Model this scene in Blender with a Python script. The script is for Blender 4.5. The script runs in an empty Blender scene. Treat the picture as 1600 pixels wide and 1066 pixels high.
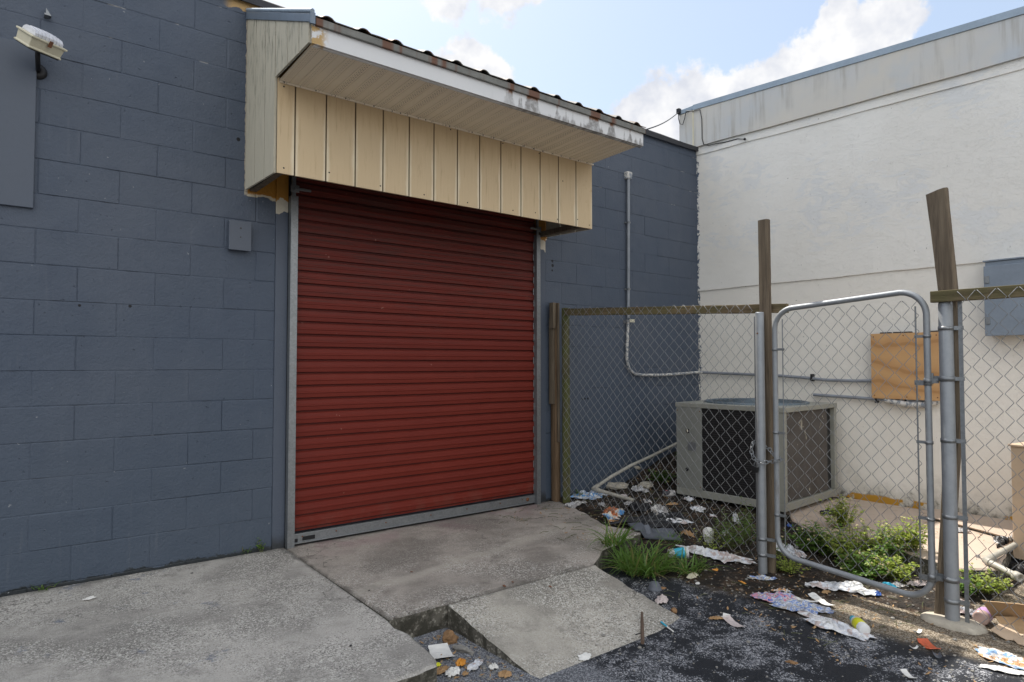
import bpy, bmesh, math, random
from math import radians, sin, cos, pi
from mathutils import Vector, Matrix, noise
import numpy as np

S = bpy.context.scene
C = S.collection
# ------------------------------------------------------------------ camera
YAW, PIT, FPX = 0.66696, 0.03399, 1015.0
CAM = Vector((0.0, -4.582, 1.28))
cd = bpy.data.cameras.new("camera"); cam = bpy.data.objects.new("camera", cd); C.objects.link(cam)
cd.sensor_width = 36.0; cd.lens = 36.0 * FPX / 1600.0; cd.clip_end = 2000; cd.clip_start = 0.02
cam.location = CAM
FW = Vector((sin(YAW) * cos(PIT), cos(YAW) * cos(PIT), sin(PIT)))
cam.rotation_euler = FW.to_track_quat('-Z', 'Y').to_euler()
S.camera = cam
RT = Vector((cos(YAW), -sin(YAW), 0)); UP = RT.cross(FW)


def ray(u, v):
    return RT * ((u - 800) / FPX) + UP * ((533 - v) / FPX) + FW


def at(u, v, z=None, y=None, x=None):
    """point of the world plane z / y / x = const seen at photo pixel u, v"""
    d = ray(u, v)
    if z is not None: t = (z - CAM.z) / d.z
    elif y is not None: t = (y - CAM.y) / d.y
    else: t = (x - CAM.x) / d.x
    return CAM + d * t


# ------------------------------------------------------------------ light
SUN = Vector((0.075, 0.67, 1.0)).normalized()
sl = bpy.data.lights.new("sun", 'SUN'); sl.energy = 4.8; sl.angle = radians(0.53); sl.color = (1.0, 0.95, 0.87)
so = bpy.data.objects.new("sun", sl); C.objects.link(so)
so.rotation_euler = SUN.to_track_quat('Z', 'Y').to_euler(); so.location = (0, 0, 20)
S.view_settings.view_transform = 'Standard'; S.view_settings.look = 'None'
S.view_settings.gamma = 1.0; S.view_settings.use_curve_mapping = False
S.view_settings.exposure = 0.52
S.render.engine = 'CYCLES'
S.cycles.max_bounces = 8; S.cycles.diffuse_bounces = 4

W = bpy.data.worlds.new("World"); S.world = W; W.use_nodes = True
nt = W.node_tree; nt.nodes.clear()


class NB:
    """tiny node builder"""
    def __init__(s, nt): s.nt = nt
    def n(s, t, **k):
        nd = s.nt.nodes.new(t)
        for a, b in k.items(): setattr(nd, a, b)
        return nd
    def link(s, a, b):
        s.nt.links.new(a, b)
    def put(s, sock, v):
        if hasattr(v, 'is_linked'): s.link(v, sock)
        elif isinstance(v, (tuple, list, Vector)):
            v = tuple(v)
            if len(sock.default_value) == 4 and len(v) == 3: v = v + (1,)
            sock.default_value = v
        else: sock.default_value = v
    def m(s, op, a, b=0.0, c=None, clamp=False):
        nd = s.n('ShaderNodeMath', operation=op, use_clamp=clamp)
        s.put(nd.inputs[0], a); s.put(nd.inputs[1], b)
        if c is not None: s.put(nd.inputs[2], c)
        return nd.outputs[0]
    def vm(s, op, a, b=(0, 0, 0)):
        nd = s.n('ShaderNodeVectorMath', operation=op)
        s.put(nd.inputs[0], a); s.put(nd.inputs[1], b)
        return nd.outputs['Value'] if op in ('DOT_PRODUCT', 'LENGTH', 'DISTANCE') else nd.outputs[0]
    def mix(s, f, a, b, mode='MIX'):
        nd = s.n('ShaderNodeMix', data_type='RGBA', blend_type=mode)
        s.put(nd.inputs[0], f); s.put(nd.inputs[6], a); s.put(nd.inputs[7], b)
        return nd.outputs[2]
    def ramp(s, f, stops):
        nd = s.n('ShaderNodeValToRGB'); s.put(nd.inputs[0], f)
        e = nd.color_ramp.elements
        while len(e) < len(stops): e.new(0.5)
        for i, (p, c) in enumerate(stops):
            e[i].position = p
            if not isinstance(c, (tuple, list)): c = (c, c, c)
            e[i].color = tuple(c) + (1,)
        return nd.outputs[0]
    def step(s, v, a, b):
        nd = s.n('ShaderNodeMapRange', interpolation_type='SMOOTHSTEP')
        s.put(nd.inputs[0], v); s.put(nd.inputs[1], a); s.put(nd.inputs[2], b)
        nd.inputs[3].default_value = 0; nd.inputs[4].default_value = 1
        return nd.outputs[0]
    def noise(s, vec, scale, detail=4, rough=0.55, dist=0.0, color=False):
        nd = s.n('ShaderNodeTexNoise'); s.put(nd.inputs['Vector'], vec)
        nd.inputs['Scale'].default_value = scale; nd.inputs['Detail'].default_value = detail
        nd.inputs['Roughness'].default_value = rough; nd.inputs['Distortion'].default_value = dist
        return nd.outputs['Color' if color else 'Fac']
    def vor(s, vec, scale, out='Distance', feature='F1'):
        nd = s.n('ShaderNodeTexVoronoi', feature=feature); s.put(nd.inputs['Vector'], vec)
        nd.inputs['Scale'].default_value = scale
        return nd.outputs[out]
    def scale(s, vec, v):
        return s.vm('MULTIPLY', vec, v)
    def sep(s, vec):
        nd = s.n('ShaderNodeSeparateXYZ'); s.put(nd.inputs[0], vec)
        return nd.outputs


b = NB(nt)
out = b.n('ShaderNodeOutputWorld'); bg = b.n('ShaderNodeBackground')
sky = b.n('ShaderNodeTexSky', sky_type='NISHITA'); sky.sun_disc = False
sky.sun_elevation = math.asin(SUN.z); sky.sun_rotation = math.atan2(SUN.x, SUN.y)
sky.air_density = 1.2; sky.dust_density = 2.2; sky.ozone_density = 1.6
tc = b.n('ShaderNodeTexCoord'); D = tc.outputs['Generated']
skyc = b.mix(0.50, sky.outputs[0], (3.3, 3.85, 4.65))        # thin high haze all over a humid sky
blobs = [(1085, 175, .075), (1150, 150, .05), (1040, 165, .05), (1010, 185, .05), (1245, 120, .06), (1300, 95, .05), (1190, 120, .035),
         (1330, 45, .05), (1385, 35, .045), (1310, 15, .03), (1350, 80, .045), (1100, 200, .05),
         (735, 95, .045), (715, 105, .04), (765, 110, .03), (700, -30, .05), (800, -40, .06)]
dd = None
wn = b.noise(D, 9.0, 6, .62, color=True)
Dw = b.vm('ADD', D, b.vm('SCALE', b.vm('SUBTRACT', wn, (.5, .5, .5))))
# amount of warp
for nd in nt.nodes:
    if nd.type == 'VECT_MATH' and nd.operation == 'SCALE': nd.inputs['Scale'].default_value = 0.085
for (u, v, r) in blobs:
    c = ray(u, v).normalized()
    f = b.m('SUBTRACT', 1.0, b.m('DIVIDE', b.vm('DISTANCE', Dw, c), r))
    dd = f if dd is None else b.m('MAXIMUM', dd, f)
n2 = b.noise(D, 38.0, 5, .6)
dens = b.step(b.m('ADD', dd, b.m('MULTIPLY', b.m('SUBTRACT', n2, .5), .9)), 0.03, 0.30)
wisp = b.step(b.noise(b.scale(D, (1, 1, 3.0)), 2.6, 6, .6), .52, .85)
shade = b.ramp(b.noise(b.vm('ADD', D, (0.02, 0.01, -0.03)), 16.0, 4, .6), [(.36, (3.7, 3.85, 4.25)), (.60, (5.0, 5.0, 5.05))])
col = b.mix(b.m('MULTIPLY', wisp, .25), skyc, (4.6, 4.7, 4.85))
# unseen bright clouds opposite the sun, behind the camera, added as fill light
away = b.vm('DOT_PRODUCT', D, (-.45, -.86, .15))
fill_clouds = b.m('MULTIPLY', b.step(b.noise(D, 3.1, 5, .6), .40, .55), b.step(away, .05, .45))
col = b.mix(fill_clouds, col, (9.6, 9.5, 9.3))
col = b.mix(dens, col, shade)
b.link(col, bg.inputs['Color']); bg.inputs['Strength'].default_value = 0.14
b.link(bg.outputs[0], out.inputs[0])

# ------------------------------------------------------------------ material helpers
def mat(name, fn):
    m = bpy.data.materials.new(name); m.use_nodes = True
    t = m.node_tree; t.nodes.clear(); b = NB(t)
    o = b.n('ShaderNodeOutputMaterial'); p = b.n('ShaderNodeBsdfPrincipled')
    b.link(p.outputs[0], o.inputs[0])
    g = b.n('ShaderNodeNewGeometry'); P = g.outputs['Position']
    r = fn(b, P)      # dict: col, rough, bump (height), bs, metal ...
    b.put(p.inputs['Base Color'], r.get('col', (.5, .5, .5)))
    b.put(p.inputs['Roughness'], r.get('rough', .7))
    b.put(p.inputs['Metallic'], r.get('metal', 0.0))
    b.put(p.inputs['Specular IOR Level'], r.get('spec', .5))
    if 'alpha' in r: b.put(p.inputs['Alpha'], r['alpha'])
    if 'trans' in r: b.put(p.inputs['Transmission Weight'], r['trans'])
    if 'bump' in r:
        bp = b.n('ShaderNodeBump'); b.put(bp.inputs['Height'], r['bump'])
        bp.inputs['Distance'].default_value = r.get('bd', .004); bp.inputs['Strength'].default_value = r.get('bs', .8)
        b.link(bp.outputs[0], p.inputs['Normal'])
    if 'translucent' in r:
        tr = b.n('ShaderNodeBsdfTranslucent'); b.put(tr.inputs[0], r['translucent'])
        mx = b.n('ShaderNodeMixShader'); mx.inputs[0].default_value = r.get('tf', .35)
        b.link(p.outputs[0], mx.inputs[1]); b.link(tr.outputs[0], mx.inputs[2]); b.link(mx.outputs[0], o.inputs[0])
    return m


def simple(name, c, rough=.6, metal=0.0, var=.25, sc=14, bs=.3, spec=.5):
    def fn(b, P):
        n = b.noise(P, sc, 5, .6); n2 = b.noise(P, sc * 9, 3, .6)
        k = b.m('ADD', b.m('MULTIPLY', b.m('SUBTRACT', n, .5), var * 2), 1.0)
        k = b.m('ADD', k, b.m('MULTIPLY', b.m('SUBTRACT', n2, .5), var * .8))
        return dict(col=b.vm('MULTIPLY', c, comb(b, k)), rough=b.m('ADD', rough - .08, b.m('MULTIPLY', n, .16)), metal=metal, bump=n2, bs=bs, bd=.002, spec=spec)
    return mat(name, fn)


def comb(b, k):
    nd = b.n('ShaderNodeCombineXYZ')
    for i in range(3): b.put(nd.inputs[i], k)
    return nd.outputs[0]


def blue_fn(b, P):
    x, y, z = b.sep(P)
    big = b.noise(P, 1.1, 3, .5); mid = b.noise(P, 7, 5, .6); fine = b.noise(P, 60, 4, .65)
    c = b.mix(b.step(big, .35, .65), (.064, .083, .118), (.078, .095, .127))
    c = b.mix(b.m('MULTIPLY', b.step(mid, .5, .72), .35), c, (.056, .072, .105))
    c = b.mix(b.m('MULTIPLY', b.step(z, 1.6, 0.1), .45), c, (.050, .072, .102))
    row = b.m('FLOOR', b.m('DIVIDE', b.m('SUBTRACT', z, 1.235), .2032))
    par = b.m('MULTIPLY', b.m('ABSOLUTE', b.m('MODULO', row, 2.0)), .2032)
    colm = b.m('FLOOR', b.m('DIVIDE', b.m('SUBTRACT', b.m('ADD', x, par), .3485), .4064))
    cb = b.n('ShaderNodeCombineXYZ'); b.put(cb.inputs[0], row); b.put(cb.inputs[1], colm)
    wn = b.n('ShaderNodeTexWhiteNoise', noise_dimensions='3D'); b.link(cb.outputs[0], wn.inputs['Vector'])
    c = b.mix(b.m('MULTIPLY', wn.outputs[0], .17), c, (.052, .068, .092))
    # thin pale runs and roller marks
    rn = b.noise(b.scale(P, (18, 1, 1.3)), 1.6, 4, .6)
    c = b.mix(b.m('MULTIPLY', b.step(rn, .58, .72), .22), c, (.12, .135, .16))
    # dirt at the foot
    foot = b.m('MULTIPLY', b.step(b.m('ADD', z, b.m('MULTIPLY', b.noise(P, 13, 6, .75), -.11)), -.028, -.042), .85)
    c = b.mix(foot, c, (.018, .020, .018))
    # white chips of old paint
    ch = b.step(b.noise(P, 26, 3, .6), .715, .73)
    c = b.mix(b.m('MULTIPLY', ch, .5), c, (.35, .36, .37))
    fz = b.m('FRACT', b.m('ADD', b.m('DIVIDE', b.m('SUBTRACT', z, 1.235), .2032), .5))
    jn = b.step(b.m('ABSOLUTE', b.m('SUBTRACT', b.m('ADD', fz, b.m('MULTIPLY', b.m('SUBTRACT', fine, .5), .03)), .5)), .024, .010)
    jc = b.m('MULTIPLY', jn, b.m('MULTIPLY', b.step(b.noise(b.scale(P, (1, 1, .6)), 2.6, 4, .7), .57, .62), b.step(z, 2.5, 3.2)))
    c = b.mix(b.m('MULTIPLY', jc, .75), c, (.36, .35, .34))
    # darker grime settled in some joints
    c = b.mix(b.m('MULTIPLY', b.m('MULTIPLY', jn, b.step(b.noise(P, 3.5, 3, .6), .52, .6)), .42), c, (.022, .026, .032))
    # chips where the paint stops at the white wall
    jag = b.m('ADD', x, b.m('MULTIPLY', b.noise(P, 14, 4, .7), -.09))
    c = b.mix(b.m('MULTIPLY', b.step(jag, 6.318, 6.322), .9), c, (.62, .6, .55))
    # unpainted orange primer left under the canopy
    nz = b.m('MULTIPLY', b.m('SUBTRACT', b.noise(P, 9, 3, .5), .5), .10)
    cx = b.m('MULTIPLY', b.step(x, 1.296, 1.304), b.step(x, 4.03, 4.02))
    o1 = b.m('MULTIPLY', cx, b.step(b.m('ADD', z, nz), 2.440, 2.447))
    w1 = b.m('MULTIPLY', cx, b.step(b.m('ADD', z, nz), 2.425, 2.431))
    c = b.mix(w1, c, (.55, .48, .36)); c = b.mix(o1, c, (.42, .19, .025))
    # ragged caulk line beside the canopy side
    e = b.m('ADD', x, b.m('MULTIPLY', b.noise(P, 22, 3, .6), -.022))
    el = b.m('MULTIPLY', b.m('MULTIPLY', b.step(e, 1.270, 1.273), b.step(x, 1.31, 1.30)), b.step(z, 2.42, 2.44))
    c = b.mix(el, c, (.42, .37, .29))
    # unpainted strip under the roof edge near the canopy
    tp = b.m('MULTIPLY', b.step(b.m('ADD', z, nz), 3.70, 3.705), b.m('MULTIPLY', b.step(x, 1.12, 1.2), b.step(x, 1.7, 1.6)))
    c = b.mix(tp, c, (.46, .30, .13))
    # three bolt holes and a few nail holes
    for (hx, hz, r) in ((4.094, 2.247, .013), (4.097, 2.205, .015), (4.092, 2.158, .010), (1.24, 2.80, .013), (4.52, .93, .01), (4.56, .93, .01), (4.48, .93, .01), (.36, 1.62, .008), (.62, 1.63, .009)):
        d = b.vm('DISTANCE', b.vm('MULTIPLY', P, (1, 0, 1)), (hx, 0, hz))
        c = b.mix(b.step(d, r + .002, r - .002), c, (.006, .006, .008))
    h = b.m('ADD', b.m('MULTIPLY', fine, .35), b.m('MULTIPLY', mid, .65))
    h = b.m('ADD', h, b.m('MULTIPLY', b.step(b.noise(P, 38, 2, .5), .70, .76), -.4))
    return dict(col=c, rough=b.m('ADD', .50, b.m('MULTIPLY', mid, .25)), bump=h, bs=.9, bd=.013, spec=.38)


M = {}
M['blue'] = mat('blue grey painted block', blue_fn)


def jamb_fn(b, P):
    x, y, z = b.sep(P)
    mid = b.noise(P, 9, 4, .6); fine = b.noise(P, 70, 3, .6)
    c = b.mix(mid, (.064, .080, .112), (.076, .092, .122))
    nz = b.m('MULTIPLY', b.m('SUBTRACT', b.noise(P, 17, 3, .5), .5), .12)
    w = b.step(b.m('ADD', z, nz), 2.335, 2.34); o = b.step(b.m('ADD', z, nz), 2.420, 2.425)
    c = b.mix(w, c, (.55, .50, .40)); c = b.mix(o, c, (.42, .19, .025))
    c = b.mix(b.m('MULTIPLY', b.step(b.m('ADD', z, b.m('MULTIPLY', mid, -.12)), .05, -.04), .8), c, (.02, .02, .018))
    return dict(col=c, rough=.6, bump=b.m('ADD', mid, fine), bs=.5, bd=.004)


M['jamb'] = mat('painted door jamb', jamb_fn)


def white_fn(b, P):
    x, y, z = b.sep(P)
    big = b.noise(P, .9, 3, .5); mid = b.noise(P, 5, 5, .6); fine = b.noise(P, 45, 5, .65)
    tro = b.noise(b.scale(P, (1, 1, 2.2)), 4.5, 6, .62, 1.6)
    c = b.mix(b.step(big, .35, .65), (.76, .735, .68), (.82, .80, .75))
    pt = b.m('MULTIPLY', b.step(b.m('ADD', b.m('MULTIPLY', tro, .45), b.m('MULTIPLY', b.noise(P, 1.6, 3, .6), .55)), .51, .60), b.m('MULTIPLY', b.step(z, 1.9, 2.6), .42))
    c = b.mix(pt, c, (.62, .65, .68))
    c = b.mix(b.m('MULTIPLY', b.step(b.noise(P, 2.2, 4, .6), .6, .78), .45), c, (.68, .65, .58))
    c = b.mix(b.m('MULTIPLY', b.step(z, 2.13, 2.10), .45), c, (.78, .73, .645))
    # mildew at the foot
    f1 = b.m('ADD', z, b.m('MULTIPLY', b.m('SUBTRACT', b.noise(P, 3.2, 5, .7), .5), -.75))
    c = b.mix(b.m('MULTIPLY', b.step(f1, .30, -.06), .6), c, (.28, .27, .215))
    f2 = b.m('ADD', z, b.m('MULTIPLY', b.m('SUBTRACT', b.noise(P, 11, 6, .75), .5), -.75))
    c = b.mix(b.m('MULTIPLY', b.step(f2, .10, -.08), .85), c, (.035, .035, .025))
    oj = b.m('MULTIPLY', b.step(b.m('ADD', z, b.m('MULTIPLY', mid, -.05)), .038, .026), b.step(b.m('ADD', b.m('MULTIPLY', b.noise(P, 2.4, 2, .5), .7), b.m('MULTIPLY', b.noise(P, 14, 4, .7), .3)), .51, .53))
    c = b.mix(oj, c, (.45, .24, .03))
    # dark specks and chips
    sp = b.step(b.noise(P, 30, 3, .6), .715, .74)
    c = b.mix(b.m('MULTIPLY', sp, .6), c, (.22, .21, .19))
    # blue paint dabs along the corner
    jag = b.m('ADD', y, b.m('MULTIPLY', b.m('SUBTRACT', b.noise(P, 16, 5, .75), .5), .16))
    bl = b.m('MULTIPLY', b.m('MULTIPLY', b.step(jag, -.022, -.015), b.step(z, 3.66, 3.65)), b.step(b.noise(P, 30, 3, .7), .44, .5))
    c = b.mix(bl, c, (.07, .10, .15))
    tr2 = b.noise(b.vm('ADD', P, b.vm('SCALE', b.noise(P, 2.0, 2, .5, color=True))), 6.0, 6, .68)
    h = b.m('ADD', b.m('MULTIPLY', fine, .30), b.m('ADD', b.m('MULTIPLY', tro, .35), b.m('MULTIPLY', tr2, .45)))
    cr = b.m('MULTIPLY', b.step(b.m('ABSOLUTE', b.m('SUBTRACT', tro, .5)), .012, .0), -.10)
    for nd in b.nt.nodes:
        if nd.type == 'VECT_MATH' and nd.operation == 'SCALE': nd.inputs['Scale'].default_value = .35
    h = b.m('ADD', h, cr)
    return dict(col=c, rough=.82, bump=h, bs=.6, bd=.014, spec=.3)


M['white'] = mat('rough white stucco', white_fn)


def parapet_fn(b, P):
    x, y, z = b.sep(P)
    st = b.noise(b.scale(P, (7, 7, .55)), 2.2, 5, .6); big = b.noise(P, 1.0, 4, .6); fine = b.noise(P, 40, 4, .6)
    c = b.mix(b.step(big, .35, .66), (.60, .565, .50), (.52, .53, .53))
    c = b.mix(b.m('MULTIPLY', b.step(st, .46, .70), b.m('MULTIPLY', b.step(big, .40, .56), .62)), c, (.33, .30, .25))
    c = b.mix(b.m('MULTIPLY', b.step(b.noise(P, 1.9, 3, .6), .56, .7), .4), c, (.43, .50, .57))
    return dict(col=c, rough=.62, bump=b.m('ADD', b.m('MULTIPLY', fine, .1), b.noise(P, 3, 2, .5)), bs=.35, bd=.02)


M['parapet'] = mat('stained parapet sheet', parapet_fn)
M['flash'] = simple('pale blue roof flashing', (.30, .37, .44), .5, .1, .3, 6)
M['drip'] = simple('blue grey gutter flashing', (.14, .18, .23), .42, .1, .25, 9)
M['tar'] = simple('dark roof edge', (.03, .031, .036), .75, 0, .6, 12, .8)


def red_fn(b, P):
    x, y, z = b.sep(P)
    n = b.noise(P, 3, 4, .6); st = b.noise(b.scale(P, (1.2, 1, 34)), 2.0, 5, .65); fine = b.noise(P, 120, 2, .5)
    c = b.mix(n, (.132, .0145, .0080), (.165, .0205, .0110))
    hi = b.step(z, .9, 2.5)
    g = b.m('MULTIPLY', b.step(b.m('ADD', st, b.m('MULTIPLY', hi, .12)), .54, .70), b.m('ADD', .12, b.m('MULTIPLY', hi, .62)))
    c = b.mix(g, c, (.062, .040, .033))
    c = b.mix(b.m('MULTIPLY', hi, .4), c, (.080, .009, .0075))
    wd = b.n('ShaderNodeTexWhiteNoise', noise_dimensions='1D'); b.put(wd.inputs['W'], b.m('FLOOR', b.m('DIVIDE', b.m('SUBTRACT', z, .0184), .0914)))
    c = b.mix(b.m('MULTIPLY', wd.outputs[0], .22), c, (.10, .012, .010))
    lo = b.m('MULTIPLY', b.step(b.m('ADD', z, b.m('MULTIPLY', st, .25)), .42, .16), b.step(b.noise(P, 7, 5, .7), .45, .6))
    c = b.mix(b.m('MULTIPLY', lo, .4), c, (.14, .06, .045))
    fs = b.m('FRACT', b.m('DIVIDE', b.m('SUBTRACT', z, .0184), .0914))
    gl = b.m('ADD', b.step(fs, .10, .05), b.step(fs, .95, .98))
    c = b.mix(b.m('MULTIPLY', gl, .5), c, (.016, .004, .004))
    sp = b.step(b.noise(P, 24, 2, .5), .77, .79)
    c = b.mix(b.m('MULTIPLY', sp, .5), c, (.4, .22, .18))
    c = b.mix(b.m('MULTIPLY', b.step(n, .6, .8), .25), c, (.15, .03, .02))
    return dict(col=c, rough=b.m('ADD', .44, b.m('MULTIPLY', st, .3)), bump=fine, bs=.1, bd=.001, spec=.28)


M['red'] = mat('oxblood door paint', red_fn)


def galv_fn(b, P):
    v = b.vor(P, 90, 'Color'); n = b.noise(P, 12, 5, .6); n2 = b.noise(P, 3, 3, .5)
    s = b.sep(v)[0]
    k = b.m('ADD', b.m('MULTIPLY', s, .16), b.m('MULTIPLY', n, .28))
    c = b.mix(k, (.17, .18, .19), (.48, .50, .51))
    c = b.mix(b.m('MULTIPLY', b.step(n, .60, .74), .5), c, (.20, .17, .14))
    return dict(col=c, rough=b.m('ADD', .34, b.m('MULTIPLY', n2, .25)), metal=.72, bump=n, bs=.15, bd=.002)


M['galv'] = mat('galvanised steel', galv_fn)


def galvp_fn(b, P):
    n = b.noise(P, 16, 5, .65); n2 = b.noise(b.scale(P, (1, 1, .25)), 10, 4, .6)
    c = b.mix(n, (.20, .215, .23), (.36, .375, .39))
    c = b.mix(b.m('MULTIPLY', b.step(n2, .62, .74), .6), c, (.17, .15, .13))
    return dict(col=c, rough=b.m('ADD', .46, b.m('MULTIPLY', n, .2)), metal=.45, bump=n, bs=.2, bd=.002)


M['pipe'] = mat('galvanised fence pipe', galvp_fn)
M['wire'] = simple('fence wire', (.24, .245, .25), .55, .35, .3, 30, .1)
M['rust'] = simple('rusty iron', (.16, .065, .03), .85, 0, .5, 30, .8)
M['darkstick'] = simple('weathered rusty brown', (.10, .065, .045), .85, 0, .5, 30, .8)
M['darkmetal'] = simple('dark metal', (.02, .02, .022), .45, .5, .3)
M['black'] = simple('black cable rubber', (.012, .012, .014), .6, 0, .3)
M['conduit'] = simple('grey painted conduit', (.24, .26, .29), .55, .15, .35, 9)
M['conduitw'] = mat('flaking white conduit', lambda b, P: dict(col=b.mix(b.step(b.noise(P, 22, 4, .7), .45, .52), (.20, .22, .25), (.58, .56, .52)), rough=.7, bump=b.noise(P, 40, 3), bs=.6))


def siding_fn(dirty):
    def fn(b, P):
        x, y, z = b.sep(P)
        gr = b.noise(b.scale(P, (14, 14, 1.2)), 3.0, 5, .65); n = b.noise(P, 2.4, 4, .6)
        if dirty:
            c = b.mix(n, (.46, .43, .34), (.54, .50, .40))
            mo = b.m('MULTIPLY', b.step(b.noise(b.scale(P, (1, 5, 1.0)), 6, 6, .7), .48, .68), b.m('ADD', .15, b.m('MULTIPLY', b.step(z, 2.7, 3.35), .75)))
            c = b.mix(mo, c, (.20, .195, .15))
        else:
            c = b.mix(n, (.55, .425, .265), (.63, .495, .32))
            # pale washed streaks either side of every board joint, dirt trails from the soffit
            ph = b.m('FRACT', b.m('DIVIDE', b.m('SUBTRACT', x, 1.407 - .2004), .2004))
            ed = b.m('ABSOLUTE', b.m('SUBTRACT', ph, .5))
            wv = b.m('MULTIPLY', b.m('SUBTRACT', b.noise(b.scale(P, (6, 1, 2)), 3, 3, .5), .5), .18)
            c = b.mix(b.m('MULTIPLY', b.m('MULTIPLY', b.step(b.m('ADD', ed, wv), .36, .48), b.step(z, 2.98, 2.6)), .75), c, (.78, .70, .53))
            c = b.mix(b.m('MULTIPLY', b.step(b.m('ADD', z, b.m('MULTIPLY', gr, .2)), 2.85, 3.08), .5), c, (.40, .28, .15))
            c = b.mix(b.m('MULTIPLY', b.step(ed, .455, .485), .7), c, (.22, .16, .09))
            c = b.mix(b.m('MULTIPLY', b.step(gr, .54, .74), .5), c, (.33, .23, .125))
            c = b.mix(b.m('MULTIPLY', b.m('MULTIPLY', b.step(b.noise(P, 14, 5, .7), .58, .7), b.step(x, 3.86, 3.95)), .5), c, (.36, .20, .08))
        return dict(col=c, rough=.7, bump=gr, bs=.5, bd=.004, spec=.3)
    return fn


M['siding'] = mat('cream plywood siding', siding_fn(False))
M['siding2'] = mat('mildewed cream side boards', siding_fn(True))
M['groove'] = simple('dark board joint', (.035, .026, .018), .95)


def soffit_fn(b, P):
    x, y, z = b.sep(P)
    fx = b.m('FRACT', b.m('MULTIPLY', x, 1 / .0120)); fy = b.m('FRACT', b.m('MULTIPLY', b.m('ADD', y, b.m('MULTIPLY', x, .9)), 1 / .026))
    d = b.m('ADD', b.m('POWER', b.m('SUBTRACT', fx, .5), 2), b.m('MULTIPLY', b.m('POWER', b.m('SUBTRACT', fy, .5), 2), 1.6))
    hole = b.step(d, .11, .05)
    ph = b.m('FRACT', b.m('DIVIDE', b.m('SUBTRACT', x, 1.3), .105))
    band = b.m('MULTIPLY', b.step(ph, .20, .22), b.step(ph, .50, .48))
    n = b.noise(b.scale(P, (3, 1, 1)), 3, 3, .5)
    c = b.mix(n, (.74, .655, .52), (.80, .71, .57))
    vis = b.m('ADD', .45, b.m('MULTIPLY', b.step(b.noise(b.scale(P, (1, 0, 0)), 1.7, 2, .5), .40, .6), .5))
    c = b.mix(b.m('MULTIPLY', b.m('MULTIPLY', hole, band), vis), c, (.17, .13, .10))
    return dict(col=c, rough=.5, spec=.35)


M['soffit'] = mat('perforated beige soffit', soffit_fn)


def fascia_fn(b, P):
    x, y, z = b.sep(P)
    n = b.noise(P, 4, 4, .6)
    c = b.mix(n, (.66, .66, .66), (.58, .59, .60))
    sx = b.noise(b.scale(P, (1, 0, 0)), 6.5, 3, .6)
    edge = b.noise(P, 30, 4, .6)
    reach = b.m('ADD', 3.02, b.m('MULTIPLY', b.step(b.m('ADD', sx, b.m('MULTIPLY', b.m('SUBTRACT', edge, .5), .12)), .44, .60), .125))
    dk = b.m('MULTIPLY', b.step(b.m('ADD', z, b.m('MULTIPLY', edge, .05)), b.m('ADD', reach, .045), b.m('SUBTRACT', reach, .004)), b.step(x, 2.45, 2.8))
    c = b.mix(b.m('MULTIPLY', dk, b.m('ADD', .35, b.m('MULTIPLY', b.step(edge, .3, .65), .55))), c, b.mix(edge, (.10, .10, .10), (.24, .225, .21)))
    rs = b.m('MULTIPLY', b.step(sx, .50, .58), b.step(b.m('ADD', z, b.m('MULTIPLY', edge, .04)), 3.11, 3.135))
    c = b.mix(b.m('MULTIPLY', rs, b.step(x, 2.4, 2.7)), c, (.20, .085, .035))
    l = b.m('MULTIPLY', b.step(x, 1.40, 1.34), b.step(edge, .42, .56))
    c = b.mix(l, c, (.42, .27, .10))
    return dict(col=c, rough=.45, spec=.45)


M['fascia'] = mat('white metal fascia with stains', fascia_fn)
M['roofmetal'] = mat('weathered corrugated roof metal', lambda b, P: dict(
    col=b.mix(b.step(b.noise(b.scale(P, (5, 1, 1)), 4, 5, .65), .5, .62), (.22, .215, .20), (.20, .12, .08)), rough=.7, metal=.2, bump=b.noise(P, 60, 3), bs=.4))
M['dripedge'] = mat('grimy drip edge', lambda b, P: dict(
    col=b.mix(b.step(b.noise(b.scale(P, (1, 0, 0)), 6.5, 3, .6), .50, .58), b.mix(b.noise(P, 14, 4, .7), (.07, .07, .065), (.24, .24, .22)), (.12, .05, .025)), rough=.6))


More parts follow.
